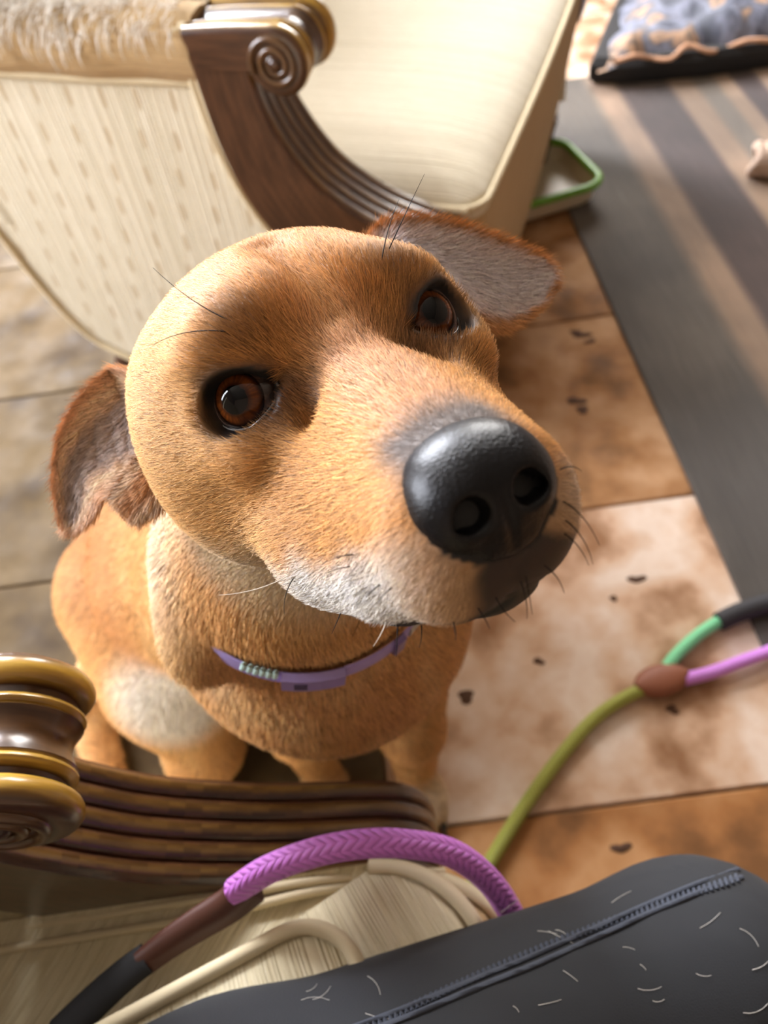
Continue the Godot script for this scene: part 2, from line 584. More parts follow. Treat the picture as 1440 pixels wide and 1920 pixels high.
func build_arm(root: Node3D, zs: float, z0: float, detail: bool) -> void:
	# zs flips the arm to the other hand; z0 is its outer face
	var s := Soup.new()
	carved(s, resample(PackedVector2Array(ARM_FRONT), 40), resample(PackedVector2Array(ARM_BACK), 40), zs, z0, ARM_T, 0)
	var arm := part("carved_arm", finish(s, 38.0), M.wood, root)
	# the scroll: a run along the top that rolls over into a disc
	var f := PackedVector2Array(); var b := PackedVector2Array()
	for i in 8:
		var x := lerpf(-0.098, -0.006, i / 8.0)
		f.append(Vector2(x, 0.629 + 0.004 * sin(PI * i / 16.0)))
		b.append(Vector2(x + 0.01, 0.598))
	for i in 26:
		var a := deg_to_rad(92.0 - i * 11.0)
		f.append(Vector2(0.004, 0.606) + Vector2(cos(a), sin(a)) * 0.0275)
		b.append(Vector2(0.004, 0.606) + Vector2(cos(a), sin(a)) * 0.003)
	var s2 := Soup.new()
	carved(s2, f, b, zs, z0 + 0.004, ARM_T + 0.008, 1)
	var sc := part("scroll", finish(s2, 38.0), M.wood, root)
	# the carved spiral on both faces of the scroll
	for face in 2:
		var zf := z0 + 0.004 if face == 0 else z0 - ARM_T - 0.004
		var path := PackedVector3Array()
		for i in 70:
			var t := i / 69.0
			var a := deg_to_rad(200.0 - t * 830.0)
			var r := lerpf(0.0285, 0.006, pow(t, 0.8))
			path.append(Vector3(0.004 + cos(a) * r, 0.606 + sin(a) * r, zf * zs))
		var s3 := Soup.new()
		tube(s3, path, 0.0038, 0.0028, 8, 1.0, Vector3(0, 0, 1))
		for i in s3.c.size(): s3.c[i] = WOOD_C.lerp(GILT_C, 0.06)
		# the eye of the spiral
		var rings := []
		for k in 5:
			var ring := PackedVector3Array()
			var rr := 0.0075 * cos(k / 4.0 * PI / 2.2)
			for j in 16: ring.append(Vector3(0.004 + cos(TAU * j / 16) * rr, 0.606 + sin(TAU * j / 16) * rr, (zf + (0.006 * sin(k / 4.0 * PI / 2) - 0.002) * (1 if face == 0 else -1)) * zs))
			rings.append(ring)
		var cc := []
		for j in 16: cc.append(WOOD_C)
		var s4 := Soup.new()
		loft(s4, rings, true, true, Vector2.ONE, cc)
		part("spiral_carving", finish(s3, 60.0), M.wood, sc)
		part("spiral_eye", finish(s4, 50.0), M.wood, sc)

func welt(root: Node3D, pts: PackedVector3Array, r: float, called := "welt") -> void:
	var s := Soup.new()
	tube(s, spline(pts, 6), r, r, 8)
	part(called, finish(s, 70.0), M.welt, root)

func armchair(label: String, pos: Vector3, yaw: float, side: float, near_chair: bool) -> Node3D:
	var root := thing("armchair", label, "armchair", pos, -yaw)
	ARM_T = 0.065 if near_chair else 0.085
	var zs := side
	build_arm(root, zs, 0.0, true)
	build_arm(root, zs, SEAT_FAR, false)
	# outer side panel, cut along the arm's back edge, swept up at the rear
	for w in 2:
		var za := -0.028 if w == 0 else SEAT_FAR - ARM_T + 0.028
		var poly := PackedVector2Array([Vector2(-0.62, 0.573), Vector2(-0.108, 0.573), Vector2(-0.098, 0.51), Vector2(-0.08, 0.445), Vector2(-0.052, 0.395), Vector2(-0.01, 0.352), Vector2(0.04, 0.326), Vector2(0.09, 0.309), Vector2(0.15, 0.285), Vector2(0.17, 0.2), Vector2(0.172, 0.105),
			Vector2(-0.1, 0.1), Vector2(-0.33, 0.105), Vector2(-0.392, 0.124), Vector2(-0.441, 0.153), Vector2(-0.476, 0.208), Vector2(-0.501, 0.276), Vector2(-0.521, 0.349), Vector2(-0.56, 0.46)])
		var s := Soup.new()
		slab(s, poly, za - 0.02, za + (0.006 if w == 0 else 0.0), 0.006)
		for i in s.p.size(): s.p[i].z *= zs
		part("side_panel", finish(s, 40.0), M.fabric_dash, root)
	# padded arm top behind the scroll, and cord welts round the panel
	for w in 2:
		var off := 0.0 if w == 0 else SEAT_FAR
		var slim := 0.085 - ARM_T
		var prof := [Vector2(-0.03, 0.565), Vector2(-0.016, 0.575), Vector2(-0.006, 0.59), Vector2(-0.002, 0.608), Vector2(-0.01, 0.627), Vector2(-0.028, 0.639), Vector2(-0.05, 0.641), Vector2(-0.072, 0.636), Vector2(-0.084, 0.62), Vector2(-0.086, 0.59), Vector2(-0.084, 0.45), Vector2(-0.07, 0.36), Vector2(-0.04, 0.36)]
		var s := Soup.new()
		var rings := []
		for i in 15:
			var x := lerpf(-0.62, -0.1, i / 14.0)
			var ring := PackedVector3Array()
			for q in prof: ring.append(Vector3(x, q.y + 0.002 * sin(i * 1.7), (off + q.x + (slim if q.x < -0.04 else 0.0)) * zs))
			rings.append(ring)
		loft(s, rings)
		part("arm_pad", finish(s, 50.0), M.fabric_tan, root)
		# inner lining of the arm below the wood
		var s2 := Soup.new()
		var lining := PackedVector2Array([Vector2(-0.5, 0.42), Vector2(-0.13, 0.56), Vector2(-0.098, 0.505), Vector2(-0.08, 0.445), Vector2(-0.052, 0.395), Vector2(-0.01, 0.352), Vector2(0.04, 0.326), Vector2(0.09, 0.309), Vector2(0.15, 0.285), Vector2(0.15, 0.2), Vector2(-0.5, 0.2)])
		slab(s2, lining, off - ARM_T + 0.001, off - ARM_T + 0.025, 0.006)
		for i in s2.p.size(): s2.p[i].z *= zs
		part("arm_lining", finish(s2, 40.0), M.fabric_rib, root)
	var zo := -0.02
	welt(root, PackedVector3Array([Vector3(-0.6, 0.572, zo * zs), Vector3(-0.4, 0.574, (zo + 0.002) * zs), Vector3(-0.25, 0.571, zo * zs), Vector3(-0.112, 0.573, zo * zs)]), 0.0045)
	for k in 2:
		var d := 0.0075 * k
		var p := PackedVector3Array()
		for q in [Vector2(-0.106, 0.635), Vector2(-0.104, 0.57), Vector2(-0.096, 0.505), Vector2(-0.078, 0.445), Vector2(-0.05, 0.393), Vector2(-0.008, 0.352), Vector2(0.042, 0.325), Vector2(0.09, 0.308), Vector2(0.15, 0.285)]:
			p.append(Vector3(q.x - d, q.y - d * 0.6, (zo + 0.004) * zs))
		welt(root, p, 0.0042)
	welt(root, PackedVector3Array([Vector3(-0.56, 0.46, zo * zs), Vector3(-0.522, 0.349, zo * zs), Vector3(-0.502, 0.276, zo * zs), Vector3(-0.477, 0.206, zo * zs), Vector3(-0.443, 0.151, zo * zs), Vector3(-0.393, 0.122, zo * zs), Vector3(-0.33, 0.103, zo * zs), Vector3(-0.1, 0.098, zo * zs), Vector3(0.17, 0.103, zo * zs)]), 0.0055)
	# seat: crowned top over a boxed front that tapers to the floor rail
	var zi := -ARM_T - 0.003
	var outline := func(fx: float, ins: float, y: float, bow: float) -> PackedVector3Array:
		var ring := PackedVector3Array()
		var za := zi - ins; var zb := SEAT_FAR + ins
		var rc := 0.065 if near_chair else 0.035
		for i in 6:
			var a := PI / 2 * i / 5.0
			ring.append(Vector3(fx - rc + rc * sin(a), y, za - rc + rc * cos(a)))
		for i in 9:
			var t := (i + 1) / 10.0
			ring.append(Vector3(fx + bow * sin(PI * t), y, lerpf(za - rc, zb + rc, t)))
		for i in 6:
			var a := PI / 2 * i / 5.0
			ring.append(Vector3(fx - rc + rc * cos(a), y, zb + rc - rc * sin(a)))
		var back_z := za - 0.3 if near_chair else za
		ring.append(Vector3(-0.48 + ins, y, zb)); ring.append(Vector3(-0.48 + ins, y, (back_z + zb) / 2)); ring.append(Vector3(-0.48 + ins, y, back_z))
		for i in ring.size(): ring[i].z *= zs
		return ring
	var fx := 0.2 if not near_chair else 0.217
	var ytop := 0.40 if not near_chair else 0.437
	var s := Soup.new()
	loft(s, [outline.call(fx, 0.0, ytop - 0.03, 0.006), outline.call(fx, 0.0, ytop, 0.006), outline.call(fx - 0.006, 0.006, ytop + 0.009, 0.006), outline.call(fx - 0.03, 0.03, ytop + 0.022, 0.004), outline.call(fx - 0.08, 0.08, ytop + 0.032, 0.0), outline.call(fx - 0.16, 0.16, ytop + 0.038, 0.0)])
	for i in s.uv.size(): s.uv[i] = Vector2(s.p[i].z, s.p[i].x) if not near_chair else Vector2(s.p[i].x - s.p[i].z * 0.5, s.p[i].z)
	var seat := part("seat", finish(s, 50.0), M.fabric if not near_chair else M.fabric_rib, root)
	var s2 := Soup.new()
	if near_chair:
		loft(s2, [outline.call(0.215, 0.02, 0.11, 0.01), outline.call(0.230, 0.008, 0.3, 0.008), outline.call(0.236, 0.0, 0.398, 0.006), outline.call(0.226, 0.002, 0.425, 0.006), outline.call(0.2, 0.01, 0.43, 0.0)])
	else:
		loft(s2, [outline.call(0.165, 0.02, 0.095, 0.012), outline.call(0.183, 0.012, 0.2, 0.01), outline.call(0.196, 0.002, 0.3, 0.008), outline.call(0.201, 0.0, 0.385, 0.006), outline.call(0.15, 0.02, 0.4, 0.0)])
	for i in s2.uv.size(): s2.uv[i] = Vector2(s2.p[i].z + s2.p[i].x, s2.p[i].y)
	part("seat_front", finish(s2, 50.0), M.fabric_tan, root)  # same cream cloth as the seat, its shade painted in as tan
	var edge: PackedVector3Array = outline.call(fx + 0.002, -0.002, ytop + 0.002, 0.006)
	edge.resize(21)
	var lead := PackedVector3Array([Vector3(0.0, ytop + 0.002, (zi + 0.002) * zs)])
	if near_chair: lead = PackedVector3Array()
	lead.append_array(edge)
	welt(root, lead, 0.0048, "seat_welt")
	if near_chair:
		var low: PackedVector3Array = outline.call(0.239, -0.002, 0.40, 0.006)
		low.resize(21)
		welt(root, low, 0.0048, "seat_welt")
	if near_chair:
		# the inside of the arm: a padded slope from the wood down into the crevice beside the seat
		var s5 := Soup.new()
		var rr5 := []
		for i in 12:
			var t := i / 11.0
			var x := lerpf(-0.46, 0.16, t)
			var zc := lerpf(-0.37, -0.075, (x + 0.48) / 0.64)
			var zt := -ARM_T + 0.004
			var ring := PackedVector3Array()
			for q in [[0.0, 0.30], [0.0, 0.405], [0.03, 0.412], [0.12, 0.408], [0.4, 0.405], [0.75, 0.41], [0.93, 0.405], [1.0, 0.39], [1.02, 0.30]]:
				ring.append(Vector3(x, q[1] + 0.018 * t, lerpf(zt, zc, q[0]) * zs))
			rr5.append(ring)
		loft(s5, rr5)
		for i in s5.uv.size(): s5.uv[i] = Vector2(s5.p[i].x * 0.8 + s5.p[i].z * 0.5, s5.p[i].z)
		part("arm_pad", finish(s5, 50.0), M.fabric_rib, root)
		for k in 2: welt(root, PackedVector3Array([Vector3(-0.3, 0.414 + 0.002 * k, (-0.07 - 0.012 * k) * zs), Vector3(-0.1, 0.418 + 0.002 * k, (-0.069 - 0.012 * k) * zs), Vector3(0.05, 0.424, (-0.068 - 0.01 * k) * zs), Vector3(0.12, 0.426, (-0.067 - 0.006 * k) * zs), Vector3(0.20, 0.40, (-0.066 - 0.004 * k) * zs)]), 0.0028)
	# back, leaning behind the seat
	var s3 := Soup.new()
	var rings := []
	for i in 9:
		var t := i / 8.0
		var y := lerpf(0.36, 1.02 if not near_chair else 1.08, t)
		var x := -0.44 - 0.13 * t
		var th := 0.13 - 0.05 * t
		var za := -0.02 - 0.05 * t * t; var zb := SEAT_FAR - 0.07 + 0.05 * t * t
		var ring := PackedVector3Array()
		for q in [[0.0, 0.03], [0.35, 0.0], [0.65, 0.0], [1.0, 0.03]]: ring.append(Vector3(x - th * q[0], y, (za - q[1]) * zs))
		for q in [[1.0, 0.03], [0.65, 0.0], [0.35, 0.0], [0.0, 0.03]]: ring.append(Vector3(x - th * q[0], y, (zb + q[1]) * zs))
		rings.append(ring)
	loft(s3, rings)
	part("backrest", finish(s3, 40.0), M.fabric, root)
	# legs: short tapered front feet, raked rear legs
	for q in [[0.13, -0.13], [0.15, SEAT_FAR + 0.04]]:
		var s4 := Soup.new()
		var rr := []
		for lv in [[0.0, 0.014], [0.02, 0.017], [0.07, 0.022], [0.12, 0.028]]:
			var ring := PackedVector3Array()
			for j in 8: ring.append(Vector3(q[0] + 0.012 * (lv[0] - 0.12) / 0.12 + cos(TAU * (j + 0.5) / 8) * lv[1], lv[0], (q[1] + sin(TAU * (j + 0.5) / 8) * lv[1]) * zs))
			rr.append(ring)
		loft(s4, rr)
		part("leg", finish(s4, 30.0), M.wood_dark, root)
	for zz in [-0.055, SEAT_FAR - 0.03]:
		var s4 := Soup.new()
		tube(s4, spline(PackedVector3Array([Vector3(-0.36, 0.19, zz * zs), Vector3(-0.40, 0.12, zz * zs), Vector3(-0.44, 0.05, zz * zs), Vector3(-0.475, 0.0, zz * zs)]), 4), 0.03, 0.017, 10)
		part("leg", finish(s4, 50.0), M.wood_dark, root)
	return root

func frayed(root: Node3D, zs: float) -> void:
	# loose threads where the arm pad has been clawed
	rng.seed = 77
	var s := Soup.new()
	var path := PackedVector3Array()
	for i in 7:
		var t := i / 6.0
		path.append(Vector3(0.03 * sin(t * 2.2), -t, 0.35 * sin(t * 2.6)))
	tube(s, path, 0.026, 0.014, 5)
	var mm := MultiMesh.new()
	mm.transform_format = MultiMesh.TRANSFORM_3D
	mm.use_colors = true
	mm.mesh = finish(s, 80.0)
	mm.instance_count = 900
	for i in 900:
		var x := rng.randf_range(-0.56, -0.115)
		var heavy := smoothstep(-0.1, -0.3, x)
		var a := rng.randf_range(0.0, 1.0)
		var z := lerpf(-0.075, -0.004, a)
		var y := 0.642 - 0.02 * pow(absf(z + 0.048) / 0.044, 3.0) + 0.002
		var l := rng.randf_range(0.014, 0.036) * lerpf(0.7, 1.1, heavy)
		# threads run across the arm, down over its outer roll
		var dirv := Vector3(rng.randf_range(-0.3, 0.3), lerpf(-0.15, -1.0, smoothstep(0.5, 1.0, a)), lerpf(0.9, 0.25, smoothstep(0.5, 1.0, a)))
		if rng.randf() < 0.07: dirv = Vector3(rng.randf_range(-1, 1), rng.randf_range(-0.4, 0.3), rng.randf_range(0.2, 1.0))
		dirv = dirv.normalized()
		var yy := -dirv
		var xx := yy.cross(Vector3(0, 0.9, 0.4)).normalized()
		var b := Basis(xx * l, yy * l, xx.cross(yy) * l)
		if rng.randf() < 0.5: b = b.rotated(dirv, rng.randf_range(-0.6, 0.6))
		var o := Vector3(x, y, z)
		var t := Transform3D(b, o)
		if zs < 0.0: t = Transform3D(Basis.from_scale(Vector3(1, 1, -1)), Vector3.ZERO) * t
		mm.set_instance_transform(i, t)
		var k := rng.randf_range(0.72, 1.0)
		mm.set_instance_color(i, Color(0.86 * k, 0.81 * k, 0.72 * k))
	var o := MultiMeshInstance3D.new()
	o.multimesh = mm
	o.material_override = mat(Color.WHITE, 0.7, true)
	o.set_meta("kind", "stuff")
	put(o, "frayed_threads", root)
# ---------------------------------------------------------------- things on the floor and round the chairs
func rug() -> void:
	var o := Vector3(0.482, 0, -1.392)
	var along := Vector3(0.457 - 0.482, 0, -0.496 + 1.392).normalized()
	var yaw := atan2(along.x, along.z)
	var wid := 1.4; var len_ := 1.6
	var s := Soup.new()
	box(s, Vector3(wid / 2, 0.004, 0), Vector3(wid, 0.008, len_), 0.003)
	for i in s.p.size(): s.uv[i] = Vector2(s.p[i].x / wid, s.p[i].z / len_)
	# woven stripes across the width
	var w := 1024
	var im := Image.create(w, 64, false, Image.FORMAT_RGB8)
	var bands := [[0.0, rgb(87, 79, 70)], [0.115, rgb(87, 79, 70)], [0.135, rgb(137, 113, 92)], [0.165, rgb(137, 113, 92)], [0.178, rgb(63, 48, 43)], [0.25, rgb(63, 48, 43)], [0.262, rgb(142, 116, 92)], [0.292, rgb(142, 116, 92)],
		[0.305, rgb(110, 98, 84)], [0.328, rgb(110, 98, 84)], [0.338, rgb(144, 118, 94)], [0.36, rgb(144, 118, 94)], [0.367, rgb(60, 43, 39)], [0.4, rgb(60, 43, 39)], [0.41, rgb(147, 122, 101)], [0.62, rgb(147, 122, 101)], [0.64, rgb(87, 79, 70)], [0.8, rgb(87, 79, 70)], [0.82, rgb(63, 48, 43)], [1.0, rgb(63, 48, 43)]]
	var g := Gradient.new()
	var off := PackedFloat32Array(); var cols := PackedColorArray()
	for b in bands:
		off.append(b[0]); cols.append(b[1])
	g.offsets = off; g.colors = cols
	rng.seed = 4
	for x in w:
		im.fill_rect(Rect2i(x, 0, 1, 64), g.sample(float(x) / w))
	for i in 9000:
		var x := rng.randi() % w
		var c := g.sample(float(x) / w)
		im.fill_rect(Rect2i(x, rng.randi() % 64, 1, 2), c.darkened(rng.randf_range(0.0, 0.14)) if rng.randf() < 0.5 else c.lightened(rng.randf_range(0.0, 0.1)))
	var m := mat(Color.WHITE, 0.95)
	m.albedo_texture = ImageTexture.create_from_image(im)
	var m2 := m
	m2.detail_enabled = true
	m2.detail_blend_mode = BaseMaterial3D.BLEND_MODE_MUL
	m2.detail_albedo = noise_tex(0.01, 5, 88, [[0.25, Color(0.74, 0.74, 0.74)], [0.7, Color(1, 1, 1)]], 256)
	m2.rim_enabled = true; m2.rim = 0.4
	var r := part("rug", finish(s, 30.0), m, self)
	r.position = o + along * 0.19
	r.rotation.y = yaw
	tag(r, "flat woven rug with brown, tan and grey stripes lying on the tiles", "rug")

func tray() -> void:
	# shallow plastic tray with a green rim, half under the far chair
	var root := thing("plastic_tray", "shallow pale plastic tray with bright green rim on the floor beside the far armchair", "tray", Vector3(0.40, 0.009, -1.50), deg_to_rad(12))
	var outline := func(hx: float, hz: float, rc: float, y: float) -> PackedVector3Array:
		var ring := PackedVector3Array()
		for q in 4:
			for i in 6:
				var a := PI / 2 * (q + i / 5.0)
				var cx := (hx - rc) * (1 if q == 0 or q == 3 else -1); var cz := (hz - rc) * (1 if q < 2 else -1)
				ring.append(Vector3(cx + cos(a) * rc, y, cz + sin(a) * rc))
		return ring
	var s := Soup.new()
	loft(s, [outline.call(0.12, 0.085, 0.03, 0.003), outline.call(0.128, 0.093, 0.035, 0.012), outline.call(0.136, 0.1, 0.04, 0.048), outline.call(0.133, 0.097, 0.038, 0.048), outline.call(0.125, 0.09, 0.034, 0.014), outline.call(0.11, 0.08, 0.03, 0.008)])
	part("tray_body", finish(s, 35.0), mat(rgb(190, 178, 152), 0.4), root)
	var r: PackedVector3Array = outline.call(0.137, 0.101, 0.04, 0.049)
	r.append(r[0]); r.append(r[1])
	var s2 := Soup.new()
	tube(s2, r, 0.0085, 0.0085, 8)
	var rim := part("rim", finish(s2, 60.0), mat(rgb(98, 150, 36), 0.4), root)
	rim.set_meta("label", "bright green rim")

func pet_bed() -> void:
	# dark cushion with a crumpled blue-grey cover at the end of the rug
	var root := thing("floor_cushion", "crumpled blue-grey patterned floor cushion with a black underside at the end of the rug", "cushion", Vector3(1.16, 0.008, -2.235), deg_to_rad(-3))
	rng.seed = 31
	var nz := noise(3.5, 4, 12)
	var s := Soup.new()
	var cols := 40; var rows := 24
	var fnp := func(i: int, j: int) -> Vector3:
		var u := float(i) / cols; var v := float(j) / rows
		var z := lerpf(-0.34, 0.34, v); var x := lerpf(-0.46 + 0.28 * (1 - v), 0.5, u)
		var e := minf(minf(u, 1 - u) * 4.0, minf(v, 1 - v) * 4.0)
		var y := 0.035 + 0.085 * pow(clampf(e, 0, 1), 0.5) + 0.035 * nz.get_noise_2d(x * 1.0, z * 1.0) * clampf(e * 2, 0.3, 1) + 0.02 * absf(nz.get_noise_2d(x * 2 + 5, z * 2))
		return Vector3(x + 0.02 * nz.get_noise_2d(z * 2, 3.0), y, z + 0.02 * nz.get_noise_2d(x * 2, 9.0))
	for i in cols:
		for j in rows:
			var a: Vector3 = fnp.call(i, j); var b: Vector3 = fnp.call(i + 1, j); var c: Vector3 = fnp.call(i + 1, j + 1); var d: Vector3 = fnp.call(i, j + 1)
			s.quad(a, d, c, b, Vector2(a.x, a.z), Vector2(d.x, d.z), Vector2(c.x, c.z), Vector2(b.x, b.z))
	var m := mat(Color.WHITE, 0.7)
	m.albedo_texture = noise_tex(0.012, 4, 40, [[0.0, rgb(40, 44, 54)], [0.4, rgb(74, 78, 92)], [0.55, rgb(120, 124, 142)], [0.66, rgb(84, 84, 92)], [0.74, rgb(176, 140, 110)], [1.0, rgb(70, 66, 66)]], 256)
	m.uv1_scale = Vector3(2.2, 2.2, 1)
	part("cover", finish(s, 60.0, false), m, root)
	var s2 := Soup.new()
	var rings := []
	for lv in [[0.0, 0.03], [0.015, 0.0], [0.045, -0.005], [0.06, 0.03]]:
		var ring := PackedVector3Array()
		for q in [Vector2(-0.18, -0.34), Vector2(0.5, -0.34), Vector2(0.5, 0.34), Vector2(-0.2, 0.36), Vector2(-0.4, 0.34), Vector2(-0.47, 0.31)]:
			ring.append(Vector3(q.x * (1 - lv[1]), lv[0], q.y * (1 - lv[1])))
		rings.append(ring)
	loft(s2, rings)
	part("base", finish(s2, 40.0), mat(rgb(30, 29, 30), 0.85), root)
	# torn edging, tan and pale, along the front
	var s3 := Soup.new()
	var path := PackedVector3Array()
	for i in 22:
		var u := i / 21.0
		path.append(Vector3(lerpf(-0.42, 0.5, u), 0.062 + 0.010 * sin(i * 1.9), 0.345 + 0.012 * sin(i * 2.7)))
	tube(s3, spline(path, 3), 0.005, 0.007, 6)
	part("frayed_edging", finish(s3, 60.0), bump(mat(rgb(206, 160, 128), 0.9), noise_tex(0.05, 3, 5, [], 128), 0.4), root)

func chew_toy() -> void:
	var s := Soup.new()
	var p := PackedVector3Array()
	for q in [Vector3(0, 0.022, 0), Vector3(0.03, 0.03, 0.012), Vector3(0.065, 0.022, 0.0), Vector3(0.1, 0.026, 0.015), Vector3(0.13, 0.022, 0.02)]: p.append(q)
	var path := spline(p, 6)
	tube(s, path, 0.02, 0.02, 12)
	var m := bump(mat(rgb(196, 170, 150), 0.85), weave_image(4), 0.25)
	m.uv1_scale = Vector3(20, 20, 1)
	# knotted end
	for k in 3:
		var ring := PackedVector3Array()
		for j in 13:
			var a := TAU * j / 12.0
			ring.append(Vector3(0.012 * k - 0.012 + 0.006 * sin(a * 2 + k), 0.028 + cos(a) * 0.024, sin(a) * 0.026))
		tube(s, ring, 0.011, 0.011, 8)
	var o := part("rope_toy", finish(s, 60.0), m, self)
	o.position = Vector3(0.895, 0.011, -1.45)
	o.rotation.y = -0.5
	tag(o, "pale knotted rope toy at the right edge on the striped rug", "dog toy")

func mud() -> void:
	# dried mud flecks on the tiles
	rng.seed = 58
	var s := Soup.new()
	for q in [[1090, 628, 0.012], [1106, 640, 0.008], [1078, 622, 0.007], [1080, 752, 0.012], [1092, 768, 0.010], [1194, 1086, 0.009], [1150, 1122, 0.005], [874, 1306, 0.010], [1010, 1240, 0.006], [1165, 1590, 0.008], [1260, 1330, 0.007]]:
		var c := onh(q[0], q[1], 0.0)
		var rings := []
		var ph := rng.randf() * TAU
		for lv in [[0.0, 1.0], [0.0012, 0.85], [0.0022, 0.45]]:
			var ring := PackedVector3Array()
			for j in 12:
				var a := TAU * j / 12
				var r: float = q[2] * lv[1] * (1.0 + 0.3 * sin(a * 2 + ph) + 0.2 * sin(a * 3 + ph * 2))
				ring.append(c + Vector3(cos(a) * r * 1.25, lv[0], sin(a) * r * 0.8))
			rings.append(ring)
		loft(s, rings)
	var o := part("mud_flecks", finish(s, 60.0), mat(rgb(78, 52, 34), 0.9), self)
	o.set_meta("kind", "stuff")
	tag(o, "dark dried mud flecks scattered on the brown floor tiles", "dirt")

# ---------------------------------------------------------------- leash
func rope_mat(a: Color) -> StandardMaterial3D:
	var m := mat(a, 0.55)
	bump(m, M.weave, 0.14)
	m.uv1_scale = Vector3(46, 46, 1)
	m.rim_enabled = true; m.rim = 0.3
	return m

func leash() -> void:
	M.weave = weave_image(4)
	var root := thing("rope_leash", "braided rope leash, purple over the near chair arm and lime green across the tiles", "leash")
	var rr := 0.0078
	var seg := func(called: String, pts: PackedVector3Array, m: Material, r0: float, r1: float, lab: String) -> void:
		var s := Soup.new()
		tube(s, spline(pts, 8), r0, r1, 14)
		var o := part(called, finish(s, 70.0), m, root)
		if lab: o.set_meta("label", lab)
	seg.call("rope", PackedVector3Array([at(440, 1672, 0.434), at(500, 1632, 0.426), at(590, 1598, 0.42), at(680, 1582, 0.42), at(760, 1582, 0.425), at(840, 1597, 0.435), at(900, 1635, 0.448), at(945, 1690, 0.46), at(975, 1760, 0.48), at(980, 1840, 0.53)]), rope_mat(rgb(204, 120, 214)), rr, rr, "purple braided rope")
	seg.call("rope", PackedVector3Array([onh(880, 1665, 0.012), onh(905, 1640, 0.01), onh(930, 1598, 0.009), onh(985, 1510, 0.009), onh(1050, 1420, 0.009), onh(1110, 1352, 0.009), onh(1165, 1312, 0.01), onh(1215, 1288, 0.012)]), rope_mat(rgb(150, 152, 58)), rr * 1.05, rr * 1.05, "lime green braided rope")
	seg.call("rope", PackedVector3Array([onh(1235, 1275, 0.012), onh(1265, 1232, 0.012), onh(1310, 1190, 0.012), onh(1356, 1160, 0.012)]), rope_mat(rgb(122, 206, 150)), rr * 1.05, rr * 1.05, "mint green braided rope")
	seg.call("rope", PackedVector3Array([onh(1255, 1280, 0.012), onh(1330, 1262, 0.012), onh(1400, 1237, 0.014), onh(1480, 1210, 0.012), onh(1560, 1195, 0.01)]), rope_mat(rgb(206, 132, 220)), rr * 1.05, rr * 1.05, "light purple braided rope")
	seg.call("grip", PackedVector3Array([onh(1348, 1166, 0.014), onh(1390, 1147, 0.016), onh(1440, 1132, 0.018), onh(1520, 1118, 0.016), onh(1600, 1110, 0.014)]), mat(rgb(38, 36, 38), 0.75), 0.0125, 0.014, "black padded grip")
	# leather slider where the ropes cross
	var s := Soup.new()
	var c := onh(1240, 1275, 0.014)
	var ax := (onh(1290, 1262, 0.014) - onh(1192, 1290, 0.014)).normalized()
	var sd := Vector3.UP.cross(ax).normalized()
	var rings := []
	for i in 9:
		var t := lerpf(-1, 1, i / 8.0)
		var ring := PackedVector3Array()
		var wv := 0.0215 * sqrt(maxf(1.0 - t * t * 0.92, 0.02))
		for j in 14:
			var a := TAU * j / 14
			ring.append(c + ax * (t * 0.034) + sd * (cos(a) * wv) + Vector3.UP * (sin(a) * 0.0105 * sqrt(maxf(1.0 - t * t * 0.5, 0.1))))
		rings.append(ring)
	loft(s, rings)
	var lm := bump(mat(rgb(128, 72, 44), 0.6), noise_tex(0.06, 3, 51, [], 128), 0.15)
	var sl := part("slider", finish(s, 60.0), lm, root)
	sl.set_meta("label", "brown leather slider")
	# leather sleeve that ends the purple rope, and the strap it is sewn to
	var s2 := Soup.new()
	rings = []
	var spine := spline(PackedVector3Array([at(470, 1655, 0.434), at(430, 1690, 0.435), at(370, 1728, 0.434), at(310, 1768, 0.432), at(262, 1806, 0.430)]), 5)
	for i in spine.size():
		var t := float(i) / (spine.size() - 1)
		var d := (spine[mini(i + 1, spine.size() - 1)] - spine[maxi(i - 1, 0)]).normalized()
		var up := ray(400, 1700) * -1.0
		var x := up.cross(d).normalized(); var y := d.cross(x)
		var wv := lerpf(0.0090, 0.0062, t)
		var ring := PackedVector3Array()
		for j in 14:
			var a := TAU * j / 14
			var fin := 1.0 + 0.35 * pow(maxf(cos(a), 0.0), 8.0)
			ring.append(spine[i] + x * (cos(a) * wv * fin) + y * (sin(a) * wv * lerpf(0.95, 0.55, t)))
		rings.append(ring)
	loft(s2, rings)
	var sv := part("leather_sleeve", finish(s2, 50.0), bump(mat(rgb(74, 38, 24), 0.42), noise_tex(0.06, 3, 52, [], 128), 0.06), root)
	sv.set_meta("label", "dark brown stitched leather sleeve")
	var s3 := Soup.new()
	tube(s3, spline(PackedVector3Array([at(275, 1796, 0.431), at(225, 1835, 0.429), at(170, 1885, 0.427), at(110, 1945, 0.424)]), 5), 0.0085, 0.0105, 10, 0.5)
	part("strap", finish(s3, 60.0), mat(rgb(22, 21, 22), 0.8), root)

